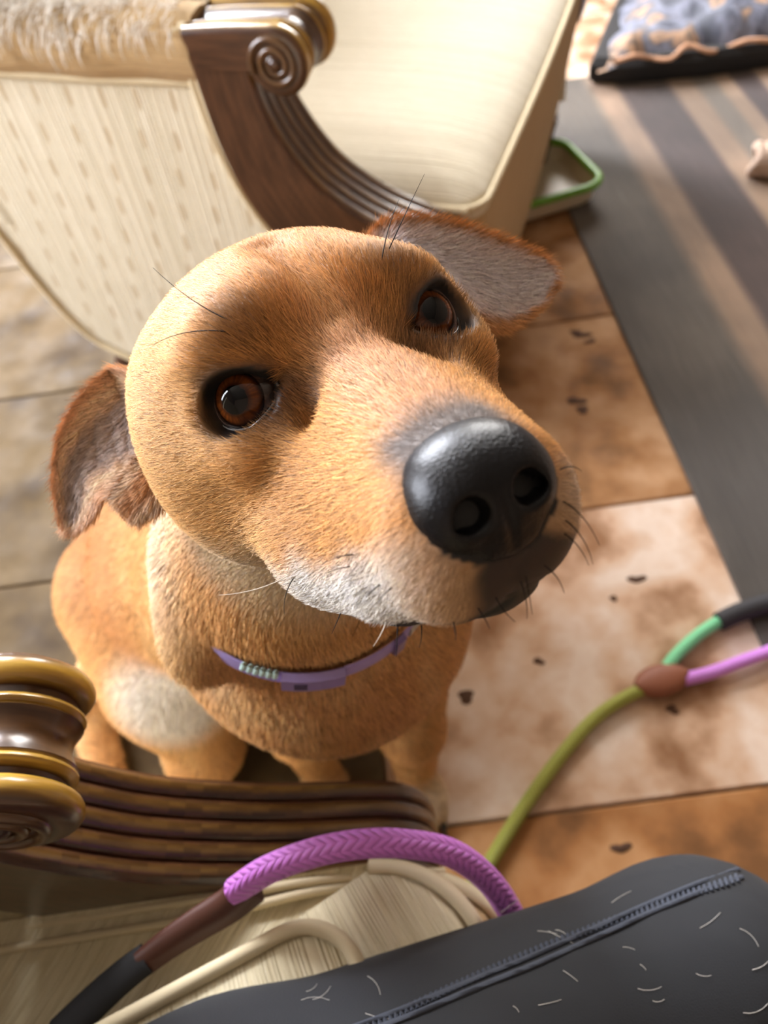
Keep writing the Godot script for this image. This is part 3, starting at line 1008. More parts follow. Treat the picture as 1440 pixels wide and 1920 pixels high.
# ---------------------------------------------------------------- cushion under the sitter
func loose_cushion(o: Vector3, yaw: float) -> void:
	var root := thing("seat_cushion", "loose cream ribbed seat cushion with a corded edge under the sitter's leg", "cushion", o, -yaw)
	var shape := func(ins: float, y: float) -> PackedVector3Array:
		var ring := PackedVector3Array()
		var x1 := 0.0 - ins; var x0 := -0.5 + ins; var z0 := 0.0 + ins; var z1 := 0.52 - ins
		var rc := 0.032
		for q in 4:
			var cx := (x1 - rc) if q == 0 or q == 3 else (x0 + rc); var cz := (z1 - rc) if q < 2 else (z0 + rc)
			for i in 6:
				var a := PI / 2 * (q + i / 5.0)
				ring.append(Vector3(cx + cos(a) * rc, y, cz + sin(a) * rc))
			var a1 := PI / 2 * (q + 1)
			var from: Vector3 = ring[ring.size() - 1]
			var nx := (x0 + rc) if q == 0 or q == 1 else (x1 - rc); var nz := (z1 - rc) if q == 0 or q == 3 else (z0 + rc)
			var to := Vector3(nx + cos(a1) * rc, y, nz + sin(a1) * rc)
			for t in [0.04, 0.12, 0.3, 0.5, 0.7, 0.88, 0.96]: ring.append(from.lerp(to, t))
		# points along the long sides keep the crown even
		return ring
	var s := Soup.new()
	loft(s, [shape.call(0.01, 0.45), shape.call(0.0, 0.463), shape.call(0.0, 0.475), shape.call(0.012, 0.481), shape.call(0.05, 0.483), shape.call(0.12, 0.480), shape.call(0.2, 0.476)])
	for i in s.uv.size(): s.uv[i] = Vector2(s.p[i].x, s.p[i].z)
	part("cushion_body", finish(s, 50.0), M.fabric_rib, root)
	var e: PackedVector3Array = shape.call(-0.002, 0.478)
	e.append(e[0])
	welt(root, e, 0.0044, "cord")

# ---------------------------------------------------------------- the sitter's leg
func leg_field(p: Vector3) -> float:
	var a := LEG[0] as Vector3; var d := 1e9
	for i in LEG.size() - 1:
		var q0: Vector3 = LEG[i]; var q1: Vector3 = LEG[i + 1]
		var r0: float = LEG_R[i]; var r1: float = LEG_R[i + 1]
		var t := clampf((p - q0).dot(q1 - q0) / (q1 - q0).length_squared(), 0.0, 1.0)
		var e := p.distance_to(q0.lerp(q1, t)) - lerpf(r0, r1, t)
		var k := 0.02
		var h := maxf(k - absf(d - e), 0.0) / k
		d = minf(d, e) - h * h * k * 0.25
	return d

const LEG := [Vector3(-0.46, 0.50, 0.10), Vector3(-0.373, 0.493, 0.076), Vector3(-0.12, 0.47, 0.022), Vector3(0.13, 0.440, -0.030), Vector3(0.17, 0.26, -0.02), Vector3(0.16, 0.075, 0.0)]
const LEG_R := [0.095, 0.09, 0.079, 0.064, 0.050, 0.036]

func sitter() -> void:
	var root := thing("person", "seated person in charcoal leggings, thigh and knee across the near chair", "person")
	# body: hips, thigh, knee, shin and foot as one surface swept along the bone with rounded ends
	var s := Soup.new()
	mesh_field(s, func(p: Vector3) -> float: return leg_field(p), AABB(Vector3(-0.6, 0.03, -0.14), Vector3(0.9, 0.6, 0.36)), 0.009)
	var m := mat(rgb(23, 24, 27), 0.85)
	bump(m, noise_tex(0.35, 2, 61, [], 256), 0.02)
	m.uv1_triplanar = true
	m.uv1_scale = Vector3(14, 14, 14)
	m.rim_enabled = true; m.rim = 0.2
	part("leggings", finish(s, 60.0, false), m, root)
	# flat double seam on top of the thigh
	for k in 2:
		var p := PackedVector3Array()
		for q in [Vector2(640, 1935), Vector2(760, 1890), Vector2(900, 1832), Vector2(1000, 1792), Vector2(1090, 1752), Vector2(1200, 1702), Vector2(1300, 1660), Vector2(1385, 1630)]:
			p.append(on_leg(q.x + k * 7, q.y + k * 15))
		var s2 := Soup.new()
		tube(s2, spline(p, 8), 0.0014, 0.0014, 6)
		part("seam", finish(s2, 60.0), M.seam, root)
	# stitches between the two ridges
	var st := Soup.new()
	for i in 75:
		var t := i / 74.0
		var x := lerpf(650, 1380, t)
		var y := lerpf(1938, 1640, t) - 18.0 * sin(PI * t)
		tube(st, PackedVector3Array([on_leg(x, y), on_leg(x + 5, y + 14)]), 0.0011, 0.0011, 4)
	var so := part("stitching", finish(st, 60.0), M.seam, root)
	so.set_meta("kind", "stuff")
	# pale dog hairs caught in the cloth
	rng.seed = 202
	var hs := Soup.new()
	for i in 26:
		var x := rng.randf_range(560, 1430); var y := rng.randf_range(1650, 1910)
		var a0 := on_leg(x, y)
		if a0 == Vector3.ZERO or leg_top(x) > y - 12: continue
		var an := rng.randf_range(-0.7, 0.6); var l := rng.randf_range(14, 60); var bend := rng.randf_range(-0.7, 0.7)
		var p := PackedVector3Array()
		for k in 5:
			var u := k / 4.0
			p.append(on_leg(x + cos(an + bend * u) * l * u, y + sin(an + bend * u) * l * u))
		tube(hs, p, 0.00013, 0.00008, 4)
	var ho := part("caught_hairs", finish(hs, 60.0), mat(rgb(206, 200, 190), 0.5), root)
	ho.set_meta("kind", "stuff")
	# pale foot below, out of the way of the leash
	var f := Soup.new()
	var rings := []
	for q in [[-0.045, 0.028, 0.045, 0.02], [-0.02, 0.036, 0.05, 0.028], [0.03, 0.04, 0.04, 0.034], [0.09, 0.034, 0.026, 0.04], [0.14, 0.024, 0.018, 0.042], [0.175, 0.014, 0.012, 0.032]]:
		var ring := PackedVector3Array()
		for j in 14:
			var an := TAU * j / 14
			ring.append(Vector3(0.15 + q[0], q[2] + sin(an) * q[1] * (1.0 if sin(an) > 0 else q[2] / q[1]), cos(an) * q[3]))
		rings.append(ring)
	loft(f, rings)
	part("sock", finish(f, 60.0), mat(rgb(70, 70, 76), 0.9), root)

func leg_top(x: float) -> float:
	return 1920.0 - (x - 300.0) * 0.36 if x < 1100 else 1625.0

func on_leg(x: float, y: float) -> Vector3:
	var r := ray(x, y).normalized()
	var p := Vector3(0, CAM_H, 0) + r * 0.1
	var best := p; var bd := 1e9
	for i in 70:
		var d := leg_field(p)
		if d < bd: bd = d; best = p
		if d < 0.0003 or d > 0.6: break
		p += r * maxf(d * 0.9, 0.0003)
	return best

# plain surface nets over a box, for simple fields
func mesh_field(s: Soup, f: Callable, bx: AABB, h: float) -> void:
	var nx := int(bx.size.x / h) + 1; var ny := int(bx.size.y / h) + 1; var nz := int(bx.size.z / h) + 1
	var v := PackedFloat32Array()
	v.resize((nx + 1) * (ny + 1) * (nz + 1))
	var id := func(i: int, j: int, k: int) -> int: return (k * (ny + 1) + j) * (nx + 1) + i
	for k in nz + 1:
		for j in ny + 1:
			for i in nx + 1:
				v[(k * (ny + 1) + j) * (nx + 1) + i] = f.call(bx.position + Vector3(i, j, k) * h)
	var pt := {}
	for k in nz:
		for j in ny:
			for i in nx:
				var b := (k * (ny + 1) + j) * (nx + 1) + i
				var sum := Vector3.ZERO; var cnt := 0
				for e in 12:
					var ax := e / 4; var o := e % 4
					var c0 := Vector3i.ZERO
					if ax == 0: c0 = Vector3i(0, o & 1, o >> 1)
					elif ax == 1: c0 = Vector3i(o & 1, 0, o >> 1)
					else: c0 = Vector3i(o & 1, o >> 1, 0)
					var c1 := c0
					c1[ax] += 1
					var v0 := v[b + c0.x + c0.y * (nx + 1) + c0.z * (nx + 1) * (ny + 1)]
					var v1 := v[b + c1.x + c1.y * (nx + 1) + c1.z * (nx + 1) * (ny + 1)]
					if (v0 < 0.0) != (v1 < 0.0):
						sum += Vector3(c0).lerp(Vector3(c1), v0 / (v0 - v1)); cnt += 1
				if cnt: pt[Vector3i(i, j, k)] = bx.position + (Vector3(i, j, k) + sum / cnt) * h
	for key in pt:
		var q: Vector3i = key
		for ax in 3:
			var u := (ax + 1) % 3; var w := (ax + 2) % 3
			if q[u] == 0 or q[w] == 0: continue
			var q1 := q; q1[ax] += 1
			var v0 := v[(q.z * (ny + 1) + q.y) * (nx + 1) + q.x]; var v1 := v[(q1.z * (ny + 1) + q1.y) * (nx + 1) + q1.x]
			if (v0 < 0.0) == (v1 < 0.0): continue
			var a := q; var b := q; var c := q
			a[u] -= 1; b[u] -= 1; b[w] -= 1; c[w] -= 1
			if not (pt.has(a) and pt.has(b) and pt.has(c)): continue
			if v0 < 0.0: s.quad(pt[q], pt[a], pt[b], pt[c])
			else: s.quad(pt[q], pt[c], pt[b], pt[a])
# ---------------------------------------------------------------- the dog: one signed field for head and body
class Prim:
	var capsule := false
	var a := Vector3.ZERO
	var b := Vector3.ZERO
	var ba := Vector3.ZERO
	var bb := 1.0
	var ra := 0.0
	var rb := 0.0
	var inv := Basis.IDENTITY
	var ir := Vector3.ONE
	var k := 0.01
	var sub := false

var HR := Basis()          # head axes: x to the dog's left, y up through the skull, z along the muzzle
var HO := Vector3.ZERO     # midway between the eyes
var prims: Array = []
const EYE := Vector3(0.0325, -0.004, -0.0045)

func hw(q: Vector3) -> Vector3:
	return HO + HR * q

func cap(a: Vector3, b: Vector3, ra: float, rb: float, k: float, sub := false) -> void:
	var p := Prim.new()
	p.capsule = true
	p.a = a; p.b = b; p.ba = b - a; p.bb = maxf(p.ba.length_squared(), 1e-9)
	p.ra = ra; p.rb = rb; p.k = k; p.sub = sub
	prims.append(p)

func ell(c: Vector3, r: Vector3, axes: Basis, k: float, sub := false) -> void:
	var p := Prim.new()
	p.a = c
	p.inv = axes.transposed()
	p.ir = Vector3(1.0 / r.x, 1.0 / r.y, 1.0 / r.z)
	p.k = k; p.sub = sub
	prims.append(p)

func he(c: Vector3, r: Vector3, k: float, both := false, sub := false, tilt := Vector3.ZERO) -> void:
	ell(hw(c), r, HR * Basis.from_euler(tilt), k, sub)
	if both: ell(hw(Vector3(-c.x, c.y, c.z)), r, HR * Basis.from_euler(Vector3(tilt.x, -tilt.y, -tilt.z)), k, sub)

func hc(a: Vector3, b: Vector3, ra: float, rb: float, k: float, both := false, sub := false) -> void:
	cap(hw(a), hw(b), ra, rb, k, sub)
	if both: cap(hw(Vector3(-a.x, a.y, a.z)), hw(Vector3(-b.x, b.y, b.z)), ra, rb, k, sub)

func pdist(q: Prim, p: Vector3) -> float:
	if q.capsule:
		var d := p - q.a
		var t := clampf(d.dot(q.ba) / q.bb, 0.0, 1.0)
		return (d - q.ba * t).length() - (q.ra + (q.rb - q.ra) * t)
	var l := (q.inv * (p - q.a)) * q.ir
	var k0 := l.length()
	var k1 := (l * q.ir).length()
	if k1 < 1e-6: return -1.0 / q.ir.x
	return k0 * (k0 - 1.0) / k1

func field(p: Vector3, list: Array) -> float:
	var d := 1.0
	for q: Prim in list:
		var e := pdist(q, p)
		if q.sub: e = -e
		var k := q.k
		if q.sub:
			var h := k - absf(d - e)
			d = maxf(d, e)
			if h > 0.0: d += h * h / k * 0.25
		else:
			var h := k - absf(d - e)
			d = minf(d, e)
			if h > 0.0: d -= h * h / k * 0.25
	return d

func thin(list: Array, p: Vector3, d: float, r: float) -> Array:
	var out := []
	for q: Prim in list:
		var e := pdist(q, p)
		if q.sub:
			if e < -d + 3.0 * r + q.k: out.append(q)
		elif e < d + 3.0 * r + q.k: out.append(q)
	return out

class Net:
	var v := PackedVector3Array()
	var n := PackedVector3Array()
	var t := PackedInt32Array()

var net_h := 0.002
var net_o := Vector3.ZERO
var net_val := {}
var net_pt := {}
var net: Net
var net_keep: Callable

func key3(i: int, j: int, k: int) -> int:
	return i + j * 2048 + k * 4194304

func net_rec(i: int, j: int, k: int, size: int, list: Array) -> void:
	var c := net_o + Vector3(i + size * 0.5, j + size * 0.5, k + size * 0.5) * net_h
	var r := size * net_h * 0.87
	if not net_keep.call(c, r): return
	var d := field(c, list)
	if absf(d) > r * 1.6 + 0.001: return
	var sub := thin(list, c, d, r)
	if size > 4:
		var s := size / 2
		for o in 8: net_rec(i + (s if o & 1 else 0), j + (s if o & 2 else 0), k + (s if o & 4 else 0), s, sub)
		return
	var loc := PackedFloat32Array()
	loc.resize(125)
	for z in 5:
		for y in 5:
			for x in 5:
				var key := key3(i + x, j + y, k + z)
				if not net_val.has(key):
					net_val[key] = field(net_o + Vector3(i + x, j + y, k + z) * net_h, sub)
				loc[x + y * 5 + z * 25] = net_val[key]
	for z in 4:
		for y in 4:
			for x in 4:
				var b := x + y * 5 + z * 25
				var v0 := loc[b]; var v1 := loc[b + 1]; var v2 := loc[b + 5]; var v3 := loc[b + 6]
				var v4 := loc[b + 25]; var v5 := loc[b + 26]; var v6 := loc[b + 30]; var v7 := loc[b + 31]
				var inside := int(v0 < 0.0) + int(v1 < 0.0) + int(v2 < 0.0) + int(v3 < 0.0) + int(v4 < 0.0) + int(v5 < 0.0) + int(v6 < 0.0) + int(v7 < 0.0)
				if inside == 0 or inside == 8: continue
				var sum := Vector3.ZERO; var cnt := 0
				if (v0 < 0.0) != (v1 < 0.0): sum += Vector3(v0 / (v0 - v1), 0, 0); cnt += 1
				if (v2 < 0.0) != (v3 < 0.0): sum += Vector3(v2 / (v2 - v3), 1, 0); cnt += 1
				if (v4 < 0.0) != (v5 < 0.0): sum += Vector3(v4 / (v4 - v5), 0, 1); cnt += 1
				if (v6 < 0.0) != (v7 < 0.0): sum += Vector3(v6 / (v6 - v7), 1, 1); cnt += 1
				if (v0 < 0.0) != (v2 < 0.0): sum += Vector3(0, v0 / (v0 - v2), 0); cnt += 1
				if (v1 < 0.0) != (v3 < 0.0): sum += Vector3(1, v1 / (v1 - v3), 0); cnt += 1
				if (v4 < 0.0) != (v6 < 0.0): sum += Vector3(0, v4 / (v4 - v6), 1); cnt += 1
				if (v5 < 0.0) != (v7 < 0.0): sum += Vector3(1, v5 / (v5 - v7), 1); cnt += 1
				if (v0 < 0.0) != (v4 < 0.0): sum += Vector3(0, 0, v0 / (v0 - v4)); cnt += 1
				if (v1 < 0.0) != (v5 < 0.0): sum += Vector3(1, 0, v1 / (v1 - v5)); cnt += 1
				if (v2 < 0.0) != (v6 < 0.0): sum += Vector3(0, 1, v2 / (v2 - v6)); cnt += 1
				if (v3 < 0.0) != (v7 < 0.0): sum += Vector3(1, 1, v3 / (v3 - v7)); cnt += 1
				var p := net_o + (Vector3(i + x, j + y, k + z) + sum / cnt) * net_h
				var e := net_h * 0.5
				var g := Vector3(field(p + Vector3(e, 0, 0), sub) - field(p - Vector3(e, 0, 0), sub), field(p + Vector3(0, e, 0), sub) - field(p - Vector3(0, e, 0), sub), field(p + Vector3(0, 0, e), sub) - field(p - Vector3(0, 0, e), sub))
				net_pt[key3(i + x, j + y, k + z)] = net.v.size()
				net.v.append(p)
				net.n.append(g.normalized())

func run_net(o: Vector3, span: int, h: float, list: Array, keep: Callable) -> Net:
	net = Net.new()
	net_h = h; net_o = o; net_keep = keep
	net_val = {}; net_pt = {}
	net_rec(0, 0, 0, span, list)
	var step := [1, 2048, 4194304]
	for key: int in net_pt:
		for ax in 3:
			var s0: int = step[ax]; var su: int = step[(ax + 1) % 3]; var sw: int = step[(ax + 2) % 3]
			if not net_val.has(key + s0): continue
			var v0: float = net_val[key]; var v1: float = net_val[key + s0]
			if (v0 < 0.0) == (v1 < 0.0): continue
			var a: int = net_pt.get(key - su, -1); var b: int = net_pt.get(key - su - sw, -1); var c: int = net_pt.get(key - sw, -1)
			if a < 0 or b < 0 or c < 0: continue
			var q: int = net_pt[key]
			if v0 < 0.0: net.t.append_array(PackedInt32Array([q, a, b, q, b, c]))
			else: net.t.append_array(PackedInt32Array([q, b, a, q, c, b]))
	return net

func head_prims() -> void:
	# skull and forehead
	he(Vector3(-0.006, 0.002, -0.064), Vector3(0.058, 0.041, 0.061), 0.0)
	he(Vector3(-0.004, 0.007, -0.030), Vector3(0.045, 0.029, 0.042), 0.02)
	he(Vector3(-0.026, 0.016, -0.014), Vector3(0.022, 0.014, 0.022), 0.014)
	he(Vector3(-0.033, 0.013, -0.007), Vector3(0.018, 0.010, 0.016), 0.012)
	he(Vector3(0.024, 0.013, -0.013), Vector3(0.020, 0.012, 0.020), 0.014)
	he(Vector3(0.030, 0.009, -0.007), Vector3(0.015, 0.009, 0.014), 0.012)
	# cheeks and jaw muscles
	he(Vector3(-0.050, -0.014, -0.052), Vector3(0.024, 0.030, 0.042), 0.022)
	he(Vector3(0.040, -0.016, -0.056), Vector3(0.020, 0.028, 0.040), 0.022)
	he(Vector3(-0.046, -0.038, -0.045), Vector3(0.028, 0.034, 0.040), 0.022)
	he(Vector3(0.040, -0.038, -0.048), Vector3(0.025, 0.034, 0.038), 0.022)
	he(Vector3(0.040, -0.018, -0.004), Vector3(0.014, 0.013, 0.026), 0.02, true)
	# muzzle: bridge, sides, upper lips
	hc(Vector3(0, -0.016, -0.005), Vector3(0, -0.036, 0.072), 0.027, 0.0205, 0.018)
	hc(Vector3(0.017, -0.036, 0.0), Vector3(0.012, -0.043, 0.076), 0.027, 0.0185, 0.014, true)
	hc(Vector3(-0.026, -0.058, 0.010), Vector3(-0.012, -0.054, 0.078), 0.0205, 0.0165, 0.012)
	hc(Vector3(0.024, -0.058, 0.010), Vector3(0.010, -0.054, 0.078), 0.0195, 0.0150, 0.012)
	hc(Vector3(0.033, -0.050, -0.006), Vector3(0.030, -0.056, 0.018), 0.017, 0.0165, 0.02, true)
	hc(Vector3(0.030, -0.056, 0.018), Vector3(0.022, -0.060, 0.056), 0.0165, 0.0145, 0.012, true)
	# lower jaw and throat
	hc(Vector3(0, -0.066, -0.045), Vector3(0, -0.0665, 0.066), 0.030, 0.0135, 0.006)
	he(Vector3(0, -0.066, 0.074), Vector3(0.0145, 0.0095, 0.0125), 0.006)
	# furrow between the brows, hollow under the eyes
	hc(Vector3(-0.002, 0.042, -0.03), Vector3(0, 0.016, 0.014), 0.001, 0.001, 0.014, false, true)
	hc(Vector3(0.0165, 0.010, 0.020), Vector3(0.021, -0.014, 0.026), 0.0012, 0.0012, 0.012, true, true)
	# mouth slit and lip groove under the nose
	hc(Vector3(0, -0.0655, 0.0955), Vector3(0.021, -0.070, 0.072), 0.0016, 0.0016, 0.003, true, true)
	hc(Vector3(0.021, -0.070, 0.072), Vector3(0.038, -0.071, 0.026), 0.0016, 0.0016, 0.003, true, true)
	hc(Vector3(0, -0.050, 0.0985), Vector3(0, -0.066, 0.0965), 0.0012, 0.0012, 0.003, false, true)
	# lids: a swelling over each eyeball, then the almond opening
	he(EYE, Vector3(0.0178, 0.0165, 0.0178), 0.010, true)
	for sx in [1.0, -1.0]:
		var c := Vector3(EYE.x * sx, EYE.y, EYE.z)
		var out := Vector3(0.50 * sx, 0.22, 0.84).normalized()
		var ax := Vector3(0.85 * sx, -0.06, -0.50)
		ax = (ax - out * ax.dot(out)).normalized()
		var up := out.cross(ax).normalized()
		var ctr := c + out * 0.0158
		ell(hw(ctr - up * 0.0006 * signf(up.y)), Vector3(0.0134, 0.0102, 0.0105), HR * Basis(ax, up, out), 0.003, true)
		# tear corner
		var inner := c + out * 0.0140 - ax * 0.0148 - up * 0.0018
		ell(hw(inner), Vector3(0.0058, 0.0028, 0.0062), HR * Basis(ax, up, out), 0.003, true)

func body_prims() -> void:
	# neck, chest, trunk down to the rump on the floor
	cap(hw(Vector3(0, -0.035, -0.075)), Vector3(-0.048, 0.60, -0.262), 0.058, 0.066, 0.03)
	cap(Vector3(-0.048, 0.60, -0.262), Vector3(-0.058, 0.48, -0.30), 0.066, 0.094, 0.03)
	ell(Vector3(-0.055, 0.440, -0.300), Vector3(0.098, 0.085, 0.098), Basis.IDENTITY, 0.04)
	ell(Vector3(-0.065, 0.385, -0.325), Vector3(0.085, 0.085, 0.09), Basis.IDENTITY, 0.04)
	cap(Vector3(-0.075, 0.45, -0.35), Vector3(-0.172, 0.31, -0.46), 0.105, 0.112, 0.04)
	cap(Vector3(-0.172, 0.31, -0.46), Vector3(-0.235, 0.16, -0.53), 0.112, 0.108, 0.05)
	# shoulders and front legs
	ell(Vector3(-0.125, 0.41, -0.335), Vector3(0.045, 0.09, 0.06), Basis.IDENTITY, 0.03)
	ell(Vector3(0.005, 0.40, -0.32), Vector3(0.045, 0.09, 0.06), Basis.IDENTITY, 0.03)
	cap(Vector3(-0.115, 0.36, -0.33), Vector3(-0.122, 0.19, -0.325), 0.042, 0.030, 0.03)
	cap(Vector3(-0.122, 0.19, -0.325), Vector3(-0.126, 0.045, -0.335), 0.029, 0.022, 0.02)
	cap(Vector3(0.0, 0.35, -0.32), Vector3(-0.008, 0.19, -0.305), 0.042, 0.030, 0.03)
	cap(Vector3(-0.008, 0.19, -0.305), Vector3(-0.012, 0.045, -0.31), 0.029, 0.022, 0.02)
	for c in [Vector3(-0.122, 0.0, -0.305), Vector3(-0.010, 0.0, -0.280)]:
		ell(c + Vector3(0, 0.022, -0.006), Vector3(0.027, 0.022, 0.034), Basis.IDENTITY, 0.015)
		for t in 4: ell(c + Vector3((t - 1.5) * 0.0135, 0.014, 0.020 - absf(t - 1.5) * 0.006), Vector3(0.0085, 0.013, 0.016), Basis.IDENTITY, 0.006)
	# haunches, hind legs and feet
	cap(Vector3(-0.275, 0.25, -0.48), Vector3(-0.248, 0.225, -0.39), 0.088, 0.068, 0.035)
	cap(Vector3(-0.248, 0.22, -0.39), Vector3(-0.235, 0.13, -0.345), 0.060, 0.038, 0.03)
	cap(Vector3(-0.245, 0.13, -0.335), Vector3(-0.275, 0.045, -0.43), 0.034, 0.026, 0.02)
	cap(Vector3(-0.275, 0.032, -0.43), Vector3(-0.262, 0.026, -0.325), 0.026, 0.024, 0.02)
	cap(Vector3(-0.17, 0.22, -0.53), Vector3(-0.085, 0.17, -0.46), 0.085, 0.06, 0.035)
	cap(Vector3(-0.085, 0.17, -0.46), Vector3(-0.075, 0.10, -0.43), 0.05, 0.036, 0.03)
	cap(Vector3(-0.085, 0.032, -0.50), Vector3(-0.068, 0.026, -0.40), 0.026, 0.024, 0.02)
	# tail lying round on the tiles
	cap(Vector3(-0.32, 0.09, -0.60), Vector3(-0.395, 0.04, -0.56), 0.034, 0.028, 0.02)
	cap(Vector3(-0.395, 0.04, -0.56), Vector3(-0.425, 0.028, -0.47), 0.028, 0.026, 0.02)
	cap(Vector3(-0.425, 0.028, -0.47), Vector3(-0.385, 0.026, -0.36), 0.026, 0.018, 0.02)

# coat colours, in real-world (linear) values, laid out on the head's and body's own places
func coat(q: Vector3, w: Vector3, nz: FastNoiseLite) -> Color:
	var ax := absf(q.x)
	var n := nz.get_noise_3d(q.x * 60, q.y * 60, q.z * 60)
	var n2 := nz.get_noise_3d(q.x * 420, q.y * 420, q.z * 420)
	var orange := lin(0.62, 0.305, 0.095)
	var tan_ := lin(0.76, 0.49, 0.22)
	var cream := lin(0.74, 0.61, 0.43)
	var white := lin(0.80, 0.76, 0.70)
	var dark := lin(0.045, 0.026, 0.020)
	var c := orange
	var onhead := 1.0 - smoothstep(0.10, 0.135, (q - Vector3(0, -0.02, -0.02)).length())
	# head
	var side := smoothstep(0.028, 0.062, ax + n * 0.006)
	c = c.lerp(tan_, side * 0.5 * smoothstep(0.035, 0.0, q.z))
	c = c.lerp(lin(0.56, 0.25, 0.075), smoothstep(0.03, 0.0, ax) * smoothstep(0.0, 0.02, q.y) * 0.6)
	c = c.lerp(lin(0.66, 0.36, 0.20), smoothstep(0.020, 0.006, ax) * smoothstep(0.0, 0.025, q.z) * smoothstep(-0.05, -0.03, q.y) * 0.7)
	c = c.lerp(cream, smoothstep(-0.040, -0.072, q.y + n * 0.008) * lerpf(0.8, 0.45, smoothstep(0.0, 0.04, q.z)))
	var muz := smoothstep(0.005, 0.035, q.z)
	c = c.lerp(white, smoothstep(-0.040, -0.056, q.y + n * 0.006 - (q.z - 0.05) * 0.22) * muz)
	# grey speckle and whisker spots on the lips
	var spot := smoothstep(0.12, 0.5, n2) * muz * smoothstep(-0.036, -0.046, q.y)
	c = c.lerp(dark, spot * 0.75 * smoothstep(0.04, 0.07, q.z))
	c = c.lerp(lin(0.10, 0.085, 0.075), smoothstep(0.064, 0.082, q.z + n * 0.006) * smoothstep(0.028, 0.012, ax) * smoothstep(-0.034, -0.05, q.y) * 0.75)
	c = c.lerp(lin(0.13, 0.10, 0.085), smoothstep(0.062, 0.076, q.z + n * 0.004) * smoothstep(-0.036, -0.024, q.y) * smoothstep(0.022, 0.012, ax))
	# mask round the eyes, towards the inner corner and on the brow
	var de := eye_ring(q)
	c = c.lerp(dark, (1.0 - smoothstep(0.0106, 0.0152, de + n * 0.002)) * 0.8)
	c = c.lerp(lin(0.16, 0.08, 0.045), smoothstep(0.020, 0.006, Vector3(ax - 0.024, q.y + 0.008, q.z - 0.014).length() + n * 0.004) * 0.8)
	c = c.lerp(lin(0.22, 0.11, 0.05), smoothstep(0.022, 0.006, Vector3(ax - 0.030, q.y + 0.018, q.z - 0.012).length() + n * 0.004) * 0.6)
	c = c.lerp(lin(0.20, 0.10, 0.045), smoothstep(0.020, 0.004, Vector3(ax - 0.028, q.y - 0.020, q.z - 0.006).length() + n * 0.004) * 0.65)
	# throat
	c = c.lerp(cream, smoothstep(-0.07, -0.085, q.y) * smoothstep(0.045, 0.02, ax) * smoothstep(-0.09, -0.03, q.z) * 0.5)
	if onhead < 1.0:
		var bc := lin(0.64, 0.34, 0.125)
		bc = bc.lerp(tan_, smoothstep(-0.1, 0.5, nz.get_noise_3d(w.x * 18, w.y * 14, w.z * 18)) * 0.55)
		bc = bc.lerp(cream, smoothstep(0.44, 0.385, w.y) * smoothstep(-0.28, -0.22, w.z) * smoothstep(0.10, 0.03, absf(w.x + 0.03)) * 0.7)
		bc = bc.lerp(cream, smoothstep(0.06, 0.015, Vector2(w.x + 0.128, (w.z + 0.275) * 0.8).length()) * smoothstep(0.46, 0.54, w.y) * 0.8)
		bc = bc.lerp(white, smoothstep(0.085, 0.03, (w - Vector3(-0.225, 0.275, -0.335)).length()) * 0.85)
		bc = bc.lerp(cream, smoothstep(0.10, 0.04, w.y) * smoothstep(-0.33, -0.28, w.z) * 0.7)
		bc = bc.lerp(lin(0.50, 0.22, 0.09), smoothstep(-0.20, -0.26, w.x) * smoothstep(0.28, 0.34, w.y) * 0.6)
		c = bc.lerp(c, onhead)
	return c

func eye_ring(q: Vector3) -> float:
	# distance from the middle of the nearer lid opening, in the almond's own proportions
	var sx := signf(q.x)
	var out := Vector3(0.50 * sx, 0.22, 0.84).normalized()
	var ax := Vector3(0.85 * sx, -0.06, -0.50)
	ax = (ax - out * ax.dot(out)).normalized()
	var up := out.cross(ax).normalized()
	var d := q - Vector3(EYE.x * sx, EYE.y, EYE.z) - out * 0.0142
	var dx := d.dot(ax)
	if dx < 0.0: dx /= 1.2
	else: dx *= 1.12
	var dz := d.dot(out)
	return Vector3(dx / 1.25, d.dot(up), dz * (1.3 if dz < 0.0 else 0.6)).length()

func comb(q: Vector3, w: Vector3) -> Vector3:
	# the way the hair lies: back from the nose over the face, then down the neck and chest
	var nose := Vector3(0, -0.028, 0.095)
	var d := (q - nose).normalized()
	var dh := HR * Vector3(d.x * 1.15, d.y, d.z)
	var t := smoothstep(0.11, 0.17, (q - Vector3(0, -0.01, 0.0)).length())
	var down := Vector3(clampf((w.x + 0.06) * 2.0, -0.5, 0.5), -1.0, -0.15)
	return dh.lerp(down, t).normalized()

var fur_v := PackedVector3Array()
var fur_n := PackedVector3Array()
var fur_c := PackedColorArray()
var fur_d := PackedVector3Array()   # comb direction times hair length; zero where the skin is bare
var fur_k := PackedFloat32Array()   # hairs per square metre
var fur_t := PackedInt32Array()

func take(nt: Net, c: PackedColorArray, d: PackedVector3Array, k: PackedFloat32Array) -> void:
	var b := fur_v.size()
	fur_v.append_array(nt.v); fur_n.append_array(nt.n); fur_c.append_array(c); fur_d.append_array(d); fur_k.append_array(k)
	for i in nt.t: fur_t.append(i + b)

func collar_ring() -> PackedVector3Array:
	var c := Vector3(-0.042, 0.580, -0.262)
	var nrm := Vector3(0.16, 0.95, 0.16).normalized()
	var x := Vector3(1, 0, 0); x = (x - nrm * x.dot(nrm)).normalized()
	var y := nrm.cross(x)
	var out := PackedVector3Array()
	for i in 72:
		var a := TAU * i / 72
		var dir := x * cos(a) + y * sin(a)
		var r := 0.14
		for s in 40:
			var d := field(c + dir * r, prims)
			if d < 0.0005: break
			r -= d * 0.8
		out.append(c + dir * (r + 0.0045))
	return out

var ring_pts := PackedVector3Array()

